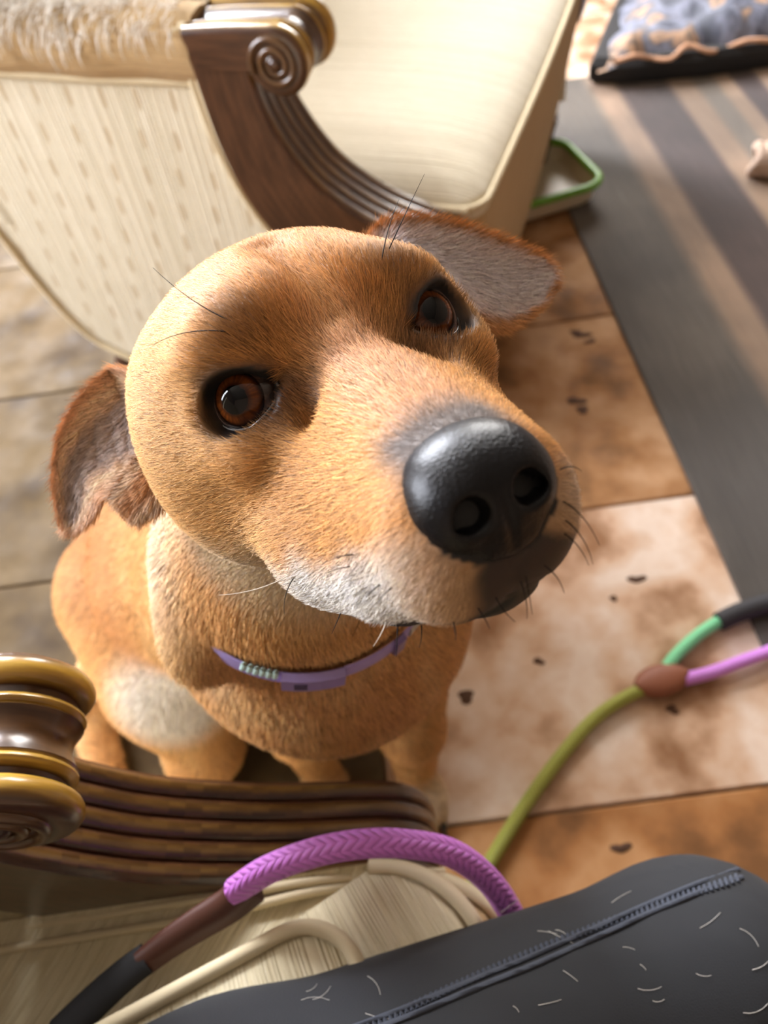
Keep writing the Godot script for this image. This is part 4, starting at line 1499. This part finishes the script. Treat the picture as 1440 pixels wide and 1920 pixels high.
func dog() -> void:
	HR = cam_basis() * Basis(Vector3(0.87461, 0.43732, -0.20929), Vector3(-0.34689, 0.86606, 0.36001), Vector3(0.33870, -0.24227, 0.90917)).orthonormalized()
	HO = Vector3(0, CAM_H, 0) + cam_basis() * Vector3(-0.01638, 0.05622, -0.27090)
	prims = []
	head_prims()
	body_prims()
	ring_pts = collar_ring()
	ell(at(372, 1120, 0.447), Vector3(0.024, 0.05, 0.03), cam_basis(), 0.03)
	var root := thing("dog", "tan short-haired dog with a black nose sitting between the armchairs, looking up", "dog")
	var nz := noise(1.0, 3, 17)
	nz.frequency = 1.0
	var hc0 := hw(Vector3(0, -0.015, -0.012))
	var hr := 0.124
	var t0 := Time.get_ticks_msec()
	for pass_ in 2:
		var nt: Net
		if pass_ == 0:
			nt = run_net(hc0 - Vector3.ONE * 0.128, 128, 0.002, prims, func(c: Vector3, r: float) -> bool: return c.distance_to(hc0) < hr + r)
		else:
			nt = run_net(Vector3(-0.52, -0.02, -0.75), 128, 0.0075, prims, func(c: Vector3, r: float) -> bool: return c.distance_to(hc0) + r > hr - 0.006 - r * 0.3)
		var c := PackedColorArray(); var d := PackedVector3Array(); var k := PackedFloat32Array()
		for i in nt.v.size():
			var w := nt.v[i]
			var q := HR.transposed() * (w - HO)
			var col := coat(q, w, nz)
			var dir := comb(q, w)
			var dist := (q - Vector3(0, -0.01, 0.0)).length()
			var len_ := lerpf(0.0062, 0.0135, smoothstep(0.11, 0.18, dist))
			if q.z > 0.055: len_ = lerpf(len_, 0.0035, smoothstep(0.055, 0.085, q.z))
			var dens := lerpf(3.4e6, 0.85e6, smoothstep(0.11, 0.17, dist))
			# bare: lid rims, lips by the slit, under the nose
			var rr := eye_ring(q)
			if rr < 0.018:
				len_ *= smoothstep(0.0104, 0.0138, rr)
				col = col.lerp(lin(0.012, 0.010, 0.010), smoothstep(0.0126, 0.0108, rr))
			if q.z > 0.07 and absf(q.x) < 0.017 and q.y < -0.03 and q.y > -0.064: len_ *= smoothstep(0.010, 0.017, absf(q.x))
			var cr := 1.0
			for rp in ring_pts: cr = minf(cr, rp.distance_squared_to(w))
			len_ *= lerpf(0.45, 1.0, smoothstep(0.01, 0.03, sqrt(cr)))
			# lips are bare and black along the slit at the front
			var lip := absf(q.y + 0.067 + absf(q.x) * 0.16) 
			if q.z > 0.03 and lip < 0.006:
				var f := smoothstep(0.006, 0.0025, lip) * smoothstep(0.04, 0.066, q.z)
				col = col.lerp(lin(0.014, 0.012, 0.012), f)
				len_ *= 1.0 - f * 0.9
			if q.z > 0.066 and q.y < -0.066 and q.y > -0.08: 
				var f2 := smoothstep(0.066, 0.074, q.z)
				col = col.lerp(lin(0.014, 0.012, 0.012), f2); len_ *= 1.0 - f2
			var front := smoothstep(0.070, 0.080, q.z) * smoothstep(0.0, -0.006, q.y + 0.042 + clampf(absf(q.x) - 0.006, 0.0, 1.0) * 0.8) * smoothstep(-0.018, -0.010, q.x) * smoothstep(0.030, 0.022, q.x)
			col = col.lerp(lin(0.018, 0.015, 0.015), front * 0.96)
			len_ *= 1.0 - 0.6 * front
			if Vector3(q.x / 0.019, (q.y + 0.035) / 0.016, (q.z - 0.09) / 0.02).length() < 1.05:
				col = lin(0.006, 0.005, 0.005); len_ = 0.0
			if w.y < 0.03: len_ *= 0.3
			c.append(col); d.append(dir * len_); k.append(dens)
		take(nt, c, d, k)
		ears(nz)
	var a := []
	a.resize(Mesh.ARRAY_MAX)
	a[Mesh.ARRAY_VERTEX] = fur_v
	a[Mesh.ARRAY_NORMAL] = fur_n
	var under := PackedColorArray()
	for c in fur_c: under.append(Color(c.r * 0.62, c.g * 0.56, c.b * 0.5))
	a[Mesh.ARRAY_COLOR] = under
	var ix := PackedInt32Array()
	ix.resize(fur_t.size())
	for i in range(0, fur_t.size(), 3):
		ix[i] = fur_t[i]; ix[i + 1] = fur_t[i + 2]; ix[i + 2] = fur_t[i + 1]
	a[Mesh.ARRAY_INDEX] = ix
	var am := ArrayMesh.new()
	am.add_surface_from_arrays(Mesh.PRIMITIVE_TRIANGLES, a)
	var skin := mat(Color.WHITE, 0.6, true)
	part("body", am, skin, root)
	fur(root)
	nose(root)
	eyes(root)
	whiskers(root)
	claws(root)
	collar()

# ---- ears: a leaf with thickness, from a base rail on the skull out to the tip
func ear_leaf(rows: Array, cup: float, inner: Color, mid: Color, rim: Color, outer: Color, nz: FastNoiseLite) -> void:
	# rows: [left (x, y, depth), right (x, y, depth)] from base to tip
	var l := PackedVector3Array(); var r := PackedVector3Array()
	for q in rows:
		l.append(at(q[0].x, q[0].y, q[0].z)); r.append(at(q[1].x, q[1].y, q[1].z))
	l = spline(l, 6); r = spline(r, 6)
	var n := l.size(); var m := 22
	var eye := Vector3(0, CAM_H, 0)
	var pos := []
	var base := fur_v.size()
	for face in 2:
		for i in n:
			for j in m + 1:
				var v := lerpf(-1, 1, float(j) / m)
				var p := l[i].lerp(r[i], (v + 1) / 2)
				var back := (p - eye).normalized()
				var wide := minf(l[i].distance_to(r[i]) / 0.05, 1.0)
				var edge := pow(absf(v), 6.0)
				p += back * cup * wide * (1.0 - v * v) + back * 0.0015 * nz.get_noise_2d(i * 0.35, j * 0.35)
				if face == 1: p += back * 0.0042 * sqrt(maxf(1.0 - edge, 0.0)) * minf(1.0, (n - 1 - i) / 2.0)
				fur_v.append(p)
				var t := float(i) / (n - 1)
				var c := outer
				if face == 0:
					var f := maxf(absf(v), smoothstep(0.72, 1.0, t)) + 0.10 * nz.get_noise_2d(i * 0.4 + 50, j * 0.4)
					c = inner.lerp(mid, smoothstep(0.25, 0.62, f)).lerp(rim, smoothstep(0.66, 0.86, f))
				fur_c.append(c)
				fur_n.append(Vector3.ZERO)
				var along := (l[mini(i + 1, n - 1)] - l[maxi(i - 1, 0)]).lerp(r[mini(i + 1, n - 1)] - r[maxi(i - 1, 0)], (v + 1) / 2).normalized()
				var across := (r[i] - l[i]).normalized()
				fur_d.append((along + across * v * 0.8).normalized() * (0.0065 if face == 0 else 0.008))
				fur_k.append(1.7e6)
	var t0 := fur_t.size()
	for face in 2:
		for i in n - 1:
			for j in m:
				var b := base + face * n * (m + 1) + i * (m + 1) + j
				var q := PackedInt32Array([b, b + 1, b + m + 2, b, b + m + 2, b + m + 1])
				if face == 1: q = PackedInt32Array([b, b + m + 2, b + 1, b, b + m + 1, b + m + 2])
				fur_t.append_array(q)
	# the inner face should look to the camera side
	var flip := false
	var s := 0.0
	for i in range(t0, t0 + 6 * (n - 1) * m, 3):
		var f := (fur_v[fur_t[i + 1]] - fur_v[fur_t[i]]).cross(fur_v[fur_t[i + 2]] - fur_v[fur_t[i]])
		s += f.dot(fur_v[fur_t[i]] - eye)
	flip = s > 0.0
	for i in range(t0, fur_t.size(), 3):
		if flip:
			var x := fur_t[i + 1]; fur_t[i + 1] = fur_t[i + 2]; fur_t[i + 2] = x
		var f := (fur_v[fur_t[i + 1]] - fur_v[fur_t[i]]).cross(fur_v[fur_t[i + 2]] - fur_v[fur_t[i]])
		for k in 3: fur_n[fur_t[i + k]] += f
	for i in range(base, fur_v.size()): fur_n[i] = fur_n[i].normalized()

func ears(nz: FastNoiseLite) -> void:
	var rim := lin(0.56, 0.27, 0.10)
	# the dog's left ear: folds out to the right of the picture, pale inside towards us
	ear_leaf([
		[Vector3(670, 470, 0.336), Vector3(765, 520, 0.320)], [Vector3(700, 432, 0.336), Vector3(800, 520, 0.318)], [Vector3(728, 412, 0.335), Vector3(838, 560, 0.318)], [Vector3(790, 408, 0.338), Vector3(872, 590, 0.322)],
		[Vector3(865, 420, 0.345), Vector3(905, 606, 0.33)], [Vector3(940, 446, 0.352), Vector3(938, 613, 0.338)], [Vector3(1000, 470, 0.358), Vector3(972, 600, 0.346)],
		[Vector3(1034, 496, 0.360), Vector3(1006, 578, 0.353)], [Vector3(1041, 524, 0.361), Vector3(1030, 552, 0.358)]],
		0.006, lin(0.72, 0.64, 0.64), lin(0.76, 0.62, 0.58), rim, rim, nz)
	# the dog's right ear: turned back, its hollow coloured darker
	ear_leaf([
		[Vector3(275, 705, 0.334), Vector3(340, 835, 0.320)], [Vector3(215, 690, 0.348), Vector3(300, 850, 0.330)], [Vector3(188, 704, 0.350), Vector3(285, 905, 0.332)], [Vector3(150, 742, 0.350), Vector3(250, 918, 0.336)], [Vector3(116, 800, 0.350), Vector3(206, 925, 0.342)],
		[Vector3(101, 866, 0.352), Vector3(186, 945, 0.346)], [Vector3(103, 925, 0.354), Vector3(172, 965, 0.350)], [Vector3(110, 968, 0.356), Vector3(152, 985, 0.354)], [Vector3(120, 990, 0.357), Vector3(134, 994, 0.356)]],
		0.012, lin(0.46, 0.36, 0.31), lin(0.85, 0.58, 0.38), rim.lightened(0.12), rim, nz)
	# the fold of skin below the ear's mouth
	ear_leaf([
		[Vector3(262, 850, 0.330), Vector3(318, 930, 0.326)], [Vector3(238, 886, 0.330), Vector3(300, 952, 0.326)], [Vector3(212, 924, 0.332), Vector3(276, 968, 0.330)], [Vector3(214, 944, 0.335), Vector3(262, 975, 0.333)], [Vector3(232, 962, 0.336), Vector3(250, 974, 0.336)]],
		-0.004, lin(0.50, 0.24, 0.10), lin(0.62, 0.42, 0.26), lin(0.36, 0.22, 0.13), rim, nz)

func fur(root: Node3D) -> void:
	# one bent tapering hair, along +z, rising in +y
	var s := Soup.new()
	var w0 := 0.018
	var rings := []
	for q in [[0.0, 0.0, 1.0], [0.45, 0.13, 0.8], [1.0, 0.17, 0.06]]:
		var ring := PackedVector3Array()
		for j in 3:
			var a := TAU * j / 3 + 0.5
			ring.append(Vector3(cos(a) * w0 * q[2], q[1] + sin(a) * w0 * q[2] * 0.7, q[0]))
		rings.append(ring)
	loft(s, rings, true, false)
	var hair := finish(s, 130.0)
	rng.seed = 909
	var eye := Vector3(0, CAM_H, 0)
	var where: Array[Transform3D] = []
	var tint := PackedColorArray()
	for i in range(0, fur_t.size(), 3):
		var ia := fur_t[i]; var ib := fur_t[i + 1]; var ic := fur_t[i + 2]
		var a := fur_v[ia]; var b := fur_v[ib]; var c := fur_v[ic]
		var la := fur_d[ia].length() + fur_d[ib].length() + fur_d[ic].length()
		if la < 0.0025: continue
		var fn := (fur_n[ia] + fur_n[ib] + fur_n[ic]).normalized()
		var face := fn.dot((eye - a).normalized())
		if face < -0.45: continue
		var area := (b - a).cross(c - a).length() * 0.5
		var cnt := area * (fur_k[ia] + fur_k[ib] + fur_k[ic]) / 3.0
		var m := int(cnt) + (1 if rng.randf() < cnt - int(cnt) else 0)
		for h in m:
			var u := sqrt(rng.randf()); var v := rng.randf()
			var k0 := 1.0 - u; var k1 := u * (1.0 - v); var k2 := u * v
			var p := a * k0 + b * k1 + c * k2
			var n := (fur_n[ia] * k0 + fur_n[ib] * k1 + fur_n[ic] * k2).normalized()
			var d := fur_d[ia] * k0 + fur_d[ib] * k1 + fur_d[ic] * k2
			var l := d.length()
			if l < 0.0008: continue
			d -= n * d.dot(n)
			d = d.normalized().rotated(n, rng.randfn(0.0, 0.16))
			l *= rng.randf_range(0.7, 1.2)
			var lift := rng.randf_range(0.5, 1.7)
			where.append(Transform3D(Basis(n.cross(d) * l, n * l * lift, d * l), p - n * 0.0002))
			var col := fur_c[ia] * k0 + fur_c[ib] * k1 + fur_c[ic] * k2
			var f := rng.randf_range(0.66, 1.4)
			if rng.randf() < 0.06: f = 0.4
			tint.append(Color(minf(col.r * f, 0.9), minf(col.g * f, 0.86), minf(col.b * f * rng.randf_range(0.9, 1.1), 0.8)))
	var mm := MultiMesh.new()
	mm.transform_format = MultiMesh.TRANSFORM_3D
	mm.use_colors = true
	mm.mesh = hair
	mm.instance_count = where.size()
	for i in where.size():
		mm.set_instance_transform(i, where[i])
		mm.set_instance_color(i, tint[i])
	var o := MultiMeshInstance3D.new()
	o.multimesh = mm
	var hm := mat(Color.WHITE, 0.5, true)
	hm.metallic_specular = 0.3
	o.material_override = hm
	o.set_meta("kind", "stuff")
	put(o, "fur", root)

func nose(root: Node3D) -> void:
	var keep := prims
	prims = []
	# leather: rounded block with swept wings
	he(Vector3(0, -0.0335, 0.086), Vector3(0.0185, 0.0150, 0.0150), 0.0)
	he(Vector3(0.0095, -0.0350, 0.0880), Vector3(0.0108, 0.0128, 0.0130), 0.006, true)
	he(Vector3(0, -0.0270, 0.0800), Vector3(0.0160, 0.0095, 0.0130), 0.008)
	hc(Vector3(0.0060, -0.0460, 0.0945), Vector3(0.013, -0.0435, 0.0885), 0.0040, 0.0036, 0.004, true)
	hc(Vector3(0, -0.042, 0.095), Vector3(0, -0.0475, 0.0945), 0.0045, 0.0035, 0.006)
	# nostrils: round holes that sweep out into side slits, and the groove between
	he(Vector3(0.0084, -0.0338, 0.1015), Vector3(0.0046, 0.0046, 0.0082), 0.0025, true, true)
	hc(Vector3(0.0105, -0.0352, 0.0990), Vector3(0.0205, -0.0368, 0.0890), 0.0020, 0.0010, 0.002, true, true)
	hc(Vector3(0, -0.0330, 0.1030), Vector3(0, -0.0500, 0.1000), 0.0010, 0.0011, 0.002, false, true)
	var list := prims
	prims = keep
	var c0 := hw(Vector3(0, -0.036, 0.088))
	var nt := run_net(c0 - Vector3.ONE * 0.0256, 64, 0.0008, list, func(_c: Vector3, _r: float) -> bool: return true)
	var a := []
	a.resize(Mesh.ARRAY_MAX)
	a[Mesh.ARRAY_VERTEX] = nt.v
	a[Mesh.ARRAY_NORMAL] = nt.n
	var ix := PackedInt32Array()
	ix.resize(nt.t.size())
	for i in range(0, nt.t.size(), 3):
		ix[i] = nt.t[i]; ix[i + 1] = nt.t[i + 2]; ix[i + 2] = nt.t[i + 1]
	a[Mesh.ARRAY_INDEX] = ix
	var am := ArrayMesh.new()
	am.add_surface_from_arrays(Mesh.PRIMITIVE_TRIANGLES, a)
	var m := mat(rgb(14, 13, 15), 0.34)
	m.metallic_specular = 0.24
	m.clearcoat_enabled = true; m.clearcoat = 0.28; m.clearcoat_roughness = 0.32
	var cell := FastNoiseLite.new()
	cell.noise_type = FastNoiseLite.TYPE_CELLULAR
	cell.frequency = 0.06
	cell.seed = 3
	var ct := NoiseTexture2D.new()
	ct.width = 256; ct.height = 256; ct.seamless = true; ct.noise = cell
	bump(m, ct, 0.035)
	m.uv1_triplanar = true
	m.uv1_scale = Vector3(60, 60, 60)
	part("nose", am, m, root)

func eyes(root: Node3D) -> void:
	var r := 0.0149
	# iris print: dark pupil, brown rays, darker rim
	var w := 256
	var im := Image.create(w, w, false, Image.FORMAT_RGB8)
	var nz := noise(0.06, 4, 8)
	for y in w:
		for x in w:
			var d := Vector2(x - 127.5, y - 127.5) / 127.5
			var rr := d.length(); var an := atan2(d.y, d.x)
			var ray_ := nz.get_noise_2d(an * 60.0, rr * 18.0) * 0.5 + nz.get_noise_2d(cos(an) * 90.0, sin(an) * 90.0) * 0.5
			var c := rgb(72, 36, 15).lerp(rgb(120, 64, 24), clampf(0.5 + ray_, 0, 1))
			c = c.lerp(rgb(46, 22, 11), smoothstep(0.70, 0.50, rr))
			c = c.lerp(rgb(30, 14, 8), smoothstep(0.80, 0.97, rr))
			c = c.lerp(rgb(6, 5, 6), smoothstep(0.53, 0.48, rr + ray_ * 0.03))
			im.set_pixel(x, y, c)
	var im_t := ImageTexture.create_from_image(im)
	for sx in [-1.0, 1.0]:
		var c := hw(Vector3(EYE.x * sx, EYE.y, EYE.z))
		var look := (at(441, 750, depth_of(c) - 0.0138) - c).normalized() if sx < 0 else (at(814, 583, depth_of(c) - 0.0132) - c).normalized()
		var side := HR.x
		side = (side - look * side.dot(look)).normalized()
		var up := look.cross(side)
		var ball := Soup.new()
		var n := 28
		var rings := []
		# sclera from the rim of the iris backwards
		for i in n + 1:
			var th := lerpf(deg_to_rad(38.0), PI - 0.02, float(i) / n)
			var ring := PackedVector3Array()
			for j in 36: ring.append(c + (look * cos(th) + (side * cos(TAU * j / 36) - up * sin(TAU * j / 36)) * sin(th)) * r)
			rings.append(ring)
		loft(ball, rings, true, false)
		for i in ball.p.size():
			var th := (ball.p[i] - c).normalized().angle_to(look)
			ball.c[i] = lin(0.05, 0.028, 0.02).lerp(lin(0.46, 0.30, 0.27), smoothstep(deg_to_rad(40), deg_to_rad(50), th)).lerp(lin(0.16, 0.09, 0.075), smoothstep(deg_to_rad(62), deg_to_rad(86), th))
			var medial: float = -(ball.p[i] - c).normalized().dot(HR.x) * sx
			ball.c[i] = ball.c[i].lerp(lin(0.03, 0.018, 0.014), smoothstep(0.0, 0.22, medial))
		var wet := mat(Color.WHITE, 0.12, true)
		wet.clearcoat_enabled = true; wet.clearcoat = 1.0; wet.clearcoat_roughness = 0.03
		var e := part("eye", finish(ball, 80.0, false), wet, root)
		e.set_meta("label", "brown eye with a wet reflection")
		# wet rim of the lids round the opening
		var rim := PackedVector3Array()
		var h_out := HR * Vector3(0.50 * sx, 0.22, 0.84).normalized()
		var h_ax := HR * Vector3(0.85 * sx, -0.06, -0.50)
		h_ax = (h_ax - h_out * h_ax.dot(h_out)).normalized()
		var h_up := h_out.cross(h_ax).normalized() * (1.0 if h_out.cross(h_ax).dot(HR.y) > 0 else -1.0)
		for j in 31:
			var a := deg_to_rad(165.0 + 210.0 * j / 30.0)
			var x := cos(a) * (0.0124 if cos(a) > 0 else 0.0128)
			var y := sin(a) * 0.0092 * (1.0 - 0.25 * maxf(-cos(a), 0.0))
			rim.append(c + (h_ax * x + h_up * y + h_out * sqrt(maxf(r * r - x * x - y * y, 1e-6))).normalized() * (r + 0.0004))
		var rs := Soup.new()
		tube(rs, rim, 0.0013, 0.0013, 8)
		var rm := mat(rgb(22, 17, 17), 0.25)
		rm.clearcoat_enabled = true; rm.clearcoat = 1.0; rm.clearcoat_roughness = 0.2
		part("eyelid_rim", finish(rs, 80.0), rm, root)
		# iris and pupil with the bulge of the cornea
		var iris := Soup.new()
		var ir := []
		for i in 15:
			var th := lerpf(0.01, deg_to_rad(38.5), i / 14.0)
			var lift := 0.0011 * (1.0 - pow(th / deg_to_rad(38.5), 2.0))
			var ring := PackedVector3Array()
			for j in 36: ring.append(c + (look * cos(th) + (side * cos(TAU * j / 36) - up * sin(TAU * j / 36)) * sin(th)) * (r + lift))
			ir.append(ring)
		loft(iris, ir, true, true)
		for i in iris.p.size():
			var d := iris.p[i] - c
			iris.uv[i] = Vector2(d.dot(side), -d.dot(up)) / (r * sin(deg_to_rad(38.5)) * 2.0) * 0.99 + Vector2(0.5, 0.5)
		var imat := mat(Color.WHITE, 0.3)
		imat.albedo_texture = im_t
		imat.specular_mode = BaseMaterial3D.SPECULAR_DISABLED
		imat.clearcoat_enabled = true; imat.clearcoat = 0.6; imat.clearcoat_roughness = 0.01
		part("iris", finish(iris, 80.0, false), imat, e)

func whisker(root: Node3D, a: Vector3, b: Vector3, c: Vector3, r: float, m: Material) -> void:
	var p := PackedVector3Array()
	for i in 9:
		var t := i / 8.0
		p.append(a.lerp(b, t).lerp(b.lerp(c, t), t))
	var s := Soup.new()
	tube(s, p, r, r * 0.3, 5)
	part("whisker", finish(s, 80.0), m, root)

func surf(x: float, y: float) -> Vector3:
	# first point of the dog's skin along the sight line
	var r := ray(x, y).normalized()
	var p := Vector3(0, CAM_H, 0) + r * 0.12
	for i in 90:
		var d := field(p, prims)
		if d < 0.0004: return p
		p += r * minf(d * 0.8, 0.03)
		if p.distance_to(Vector3(0, CAM_H, 0)) > 1.3: break
	return Vector3.ZERO

func depth_of(p: Vector3) -> float:
	return -(cam_basis().transposed() * (p - Vector3(0, CAM_H, 0))).z

func whiskers(root: Node3D) -> void:
	var blk := mat(rgb(22, 15, 12), 0.85)
	var wht := mat(rgb(226, 216, 200), 0.4)
	# [base, middle, tip] in the picture; the base is set on the skin, the rest stands off it
	var list := [
		[Vector2(432, 602), Vector2(352, 566), Vector2(287, 502), 0], [Vector2(428, 622), Vector2(345, 612), Vector2(288, 646), 0], [Vector2(716, 488), Vector2(724, 430), Vector2(748, 374), 0], [Vector2(728, 470), Vector2(760, 400), Vector2(796, 326), 0],
		[Vector2(552, 1082), Vector2(530, 1112), Vector2(533, 1150), 0], [Vector2(545, 1076), Vector2(490, 1112), Vector2(410, 1116), 1], [Vector2(658, 1062), Vector2(640, 1064), Vector2(612, 1074), 0], [Vector2(664, 1040), Vector2(636, 1040), Vector2(604, 1058), 0],
		[Vector2(714, 1096), Vector2(696, 1106), Vector2(680, 1128), 0], [Vector2(734, 1102), Vector2(718, 1116), Vector2(706, 1132), 0], [Vector2(746, 1172), Vector2(744, 1200), Vector2(743, 1232), 0], [Vector2(724, 1166), Vector2(718, 1186), Vector2(700, 1212), 1],
		[Vector2(790, 1172), Vector2(792, 1196), Vector2(786, 1214), 0], [Vector2(850, 1166), Vector2(856, 1190), Vector2(854, 1200), 0], [Vector2(640, 1146), Vector2(632, 1166), Vector2(622, 1188), 0], [Vector2(676, 1160), Vector2(668, 1178), Vector2(660, 1196), 0],
		[Vector2(1056, 940), Vector2(1098, 962), Vector2(1124, 1022), 0], [Vector2(1060, 975), Vector2(1100, 1005), Vector2(1112, 1058), 0], [Vector2(1058, 1000), Vector2(1090, 1022), Vector2(1104, 1060), 0], [Vector2(1050, 880), Vector2(1076, 868), Vector2(1090, 884), 0],
		[Vector2(1020, 1060), Vector2(1050, 1080), Vector2(1058, 1112), 0], [Vector2(986, 1080), Vector2(992, 1112), Vector2(998, 1152), 0], [Vector2(976, 1090), Vector2(990, 1124), Vector2(988, 1160), 0], [Vector2(930, 1120), Vector2(944, 1150), Vector2(966, 1166), 0], [Vector2(896, 1140), Vector2(914, 1166), Vector2(918, 1180), 0],
	]
	for w in list:
		var a := surf(w[0].x, w[0].y)
		if a == Vector3.ZERO: continue
		var d := depth_of(a)
		var near := 0.994
		whisker(root, a, at(w[1].x, w[1].y, d * near), at(w[2].x, w[2].y, d * (near + 0.012)), 0.00024 if w[3] == 0 else 0.0002, blk if w[3] == 0 else wht)

func claws(root: Node3D) -> void:
	var m := mat(rgb(30, 26, 24), 0.4)
	for c in [Vector3(-0.122, 0.0, -0.305), Vector3(-0.010, 0.0, -0.280)]:
		for t in 4:
			var b: Vector3 = c + Vector3((t - 1.5) * 0.0135, 0.013, 0.034 - absf(t - 1.5) * 0.006)
			var s := Soup.new()
			tube(s, PackedVector3Array([b, b + Vector3(0, 0.001, 0.006), b + Vector3(0, -0.004, 0.012), b + Vector3(0, -0.011, 0.015)]), 0.0036, 0.0012, 8)
			part("claw", finish(s, 60.0), m, root)

# ---------------------------------------------------------------- collar
func collar() -> void:
	var root := thing("dog_collar", "lavender nylon dog collar with a plastic buckle round the tan dog's neck", "collar")
	var nrm := Vector3(0.16, 0.95, 0.16).normalized()
	var n := ring_pts.size()
	var ctr := Vector3.ZERO
	for p in ring_pts: ctr += p / n
	var strip := func(i0: int, i1: int, hw_: float, th: float, off: float) -> Soup:
		var s := Soup.new()
		var rings := []
		for i in range(i0, i1 + 1):
			var p: Vector3 = ring_pts[posmod(i, n)]
			var rad := (p - ctr); rad = (rad - nrm * rad.dot(nrm)).normalized()
			p += rad * off
			rings.append(PackedVector3Array([p + nrm * hw_, p + nrm * hw_ * 0.8 + rad * th, p - nrm * hw_ * 0.8 + rad * th, p - nrm * hw_, p - nrm * hw_ * 0.8 - rad * th * 0.3, p + nrm * hw_ * 0.8 - rad * th * 0.3]))
		loft(s, rings, true, true)
		return s
	var lav := bump(mat(rgb(172, 152, 208), 0.55), rib_image(8, 0.5), 0.02)
	lav.uv1_scale = Vector3(60, 60, 1)
	# index of the ring point that shows nearest a given column of the picture on the near side
	var col := func(x: float) -> int:
		var best := 0; var bd := 1e9
		for i in n:
			var q: Vector3 = cam_basis().transposed() * (ring_pts[i] - Vector3(0, CAM_H, 0))
			if (ring_pts[i] - ctr).dot(Vector3(0, 0.2, 1)) < 0.0: continue
			var d := absf(720 + FPX * q.x / -q.z - x)
			if d < bd: bd = d; best = i
		return best
	var band: Soup = strip.call(0, n, 0.0085, 0.0014, 0.0)
	part("band", finish(band, 40.0), lav, root)
	var plast := mat(rgb(150, 132, 188), 0.35)
	var ib: int = col.call(592.0)
	part("buckle", finish(strip.call(ib - 3, ib + 2, 0.0105, 0.0042, 0.0012), 35.0), plast, root)
	part("buckle_slot", finish(strip.call(ib - 2, ib - 1, 0.005, 0.0012, 0.0048), 35.0), mat(rgb(70, 56, 92), 0.6), root)
	var isl: int = col.call(745.0)
	part("slider", finish(strip.call(isl - 1, isl, 0.0108, 0.0032, 0.001), 35.0), mat(rgb(112, 92, 140), 0.35), root)
	part("reflective_patch", finish(strip.call(isl + 1, isl + 4, 0.006, 0.0008, 0.0016), 35.0), mat(rgb(170, 172, 168), 0.3), root)
	# pale scalloped stitching above the buckle
	var sm := mat(rgb(178, 204, 196), 0.5)
	for k in 6:
		var i := ib - 4 - k / 2
		var p: Vector3 = ring_pts[posmod(i, n)].lerp(ring_pts[posmod(i + 1, n)], 0.5 * (k % 2))
		var rad := (p - ctr).normalized()
		var s := Soup.new()
		tube(s, PackedVector3Array([p + nrm * 0.008 + rad * 0.001, p + nrm * 0.0098 + rad * 0.0022, p + nrm * 0.0075 + rad * 0.0032]), 0.0018, 0.0018, 8)
		part("scallop", finish(s, 60.0), sm, root)

# ---------------------------------------------------------------- build
func _ready() -> void:
	view()
	make_materials()
	M.seam = mat(rgb(56, 60, 70), 0.8)
	room()
	rug()
	var _far_chair := armchair("cream armchair behind the dog with a carved wooden scroll arm and clawed, frayed arm top", Vector3(-0.039, 0, -0.865), deg_to_rad(25.0), 1.0, false)
	frayed(_far_chair, 1.0)
	var no := Vector3(-0.197, 0, -0.19)
	armchair("nearer cream armchair at the lower left, seen from its seat, with gilded scroll arm", no, deg_to_rad(1.3), -1.0, true)
	loose_cushion(Vector3(-0.064, 0, -0.092), deg_to_rad(-18.0))
	tray()
	pet_bed()
	chew_toy()
	mud()
	leash()
	sitter()
	dog()
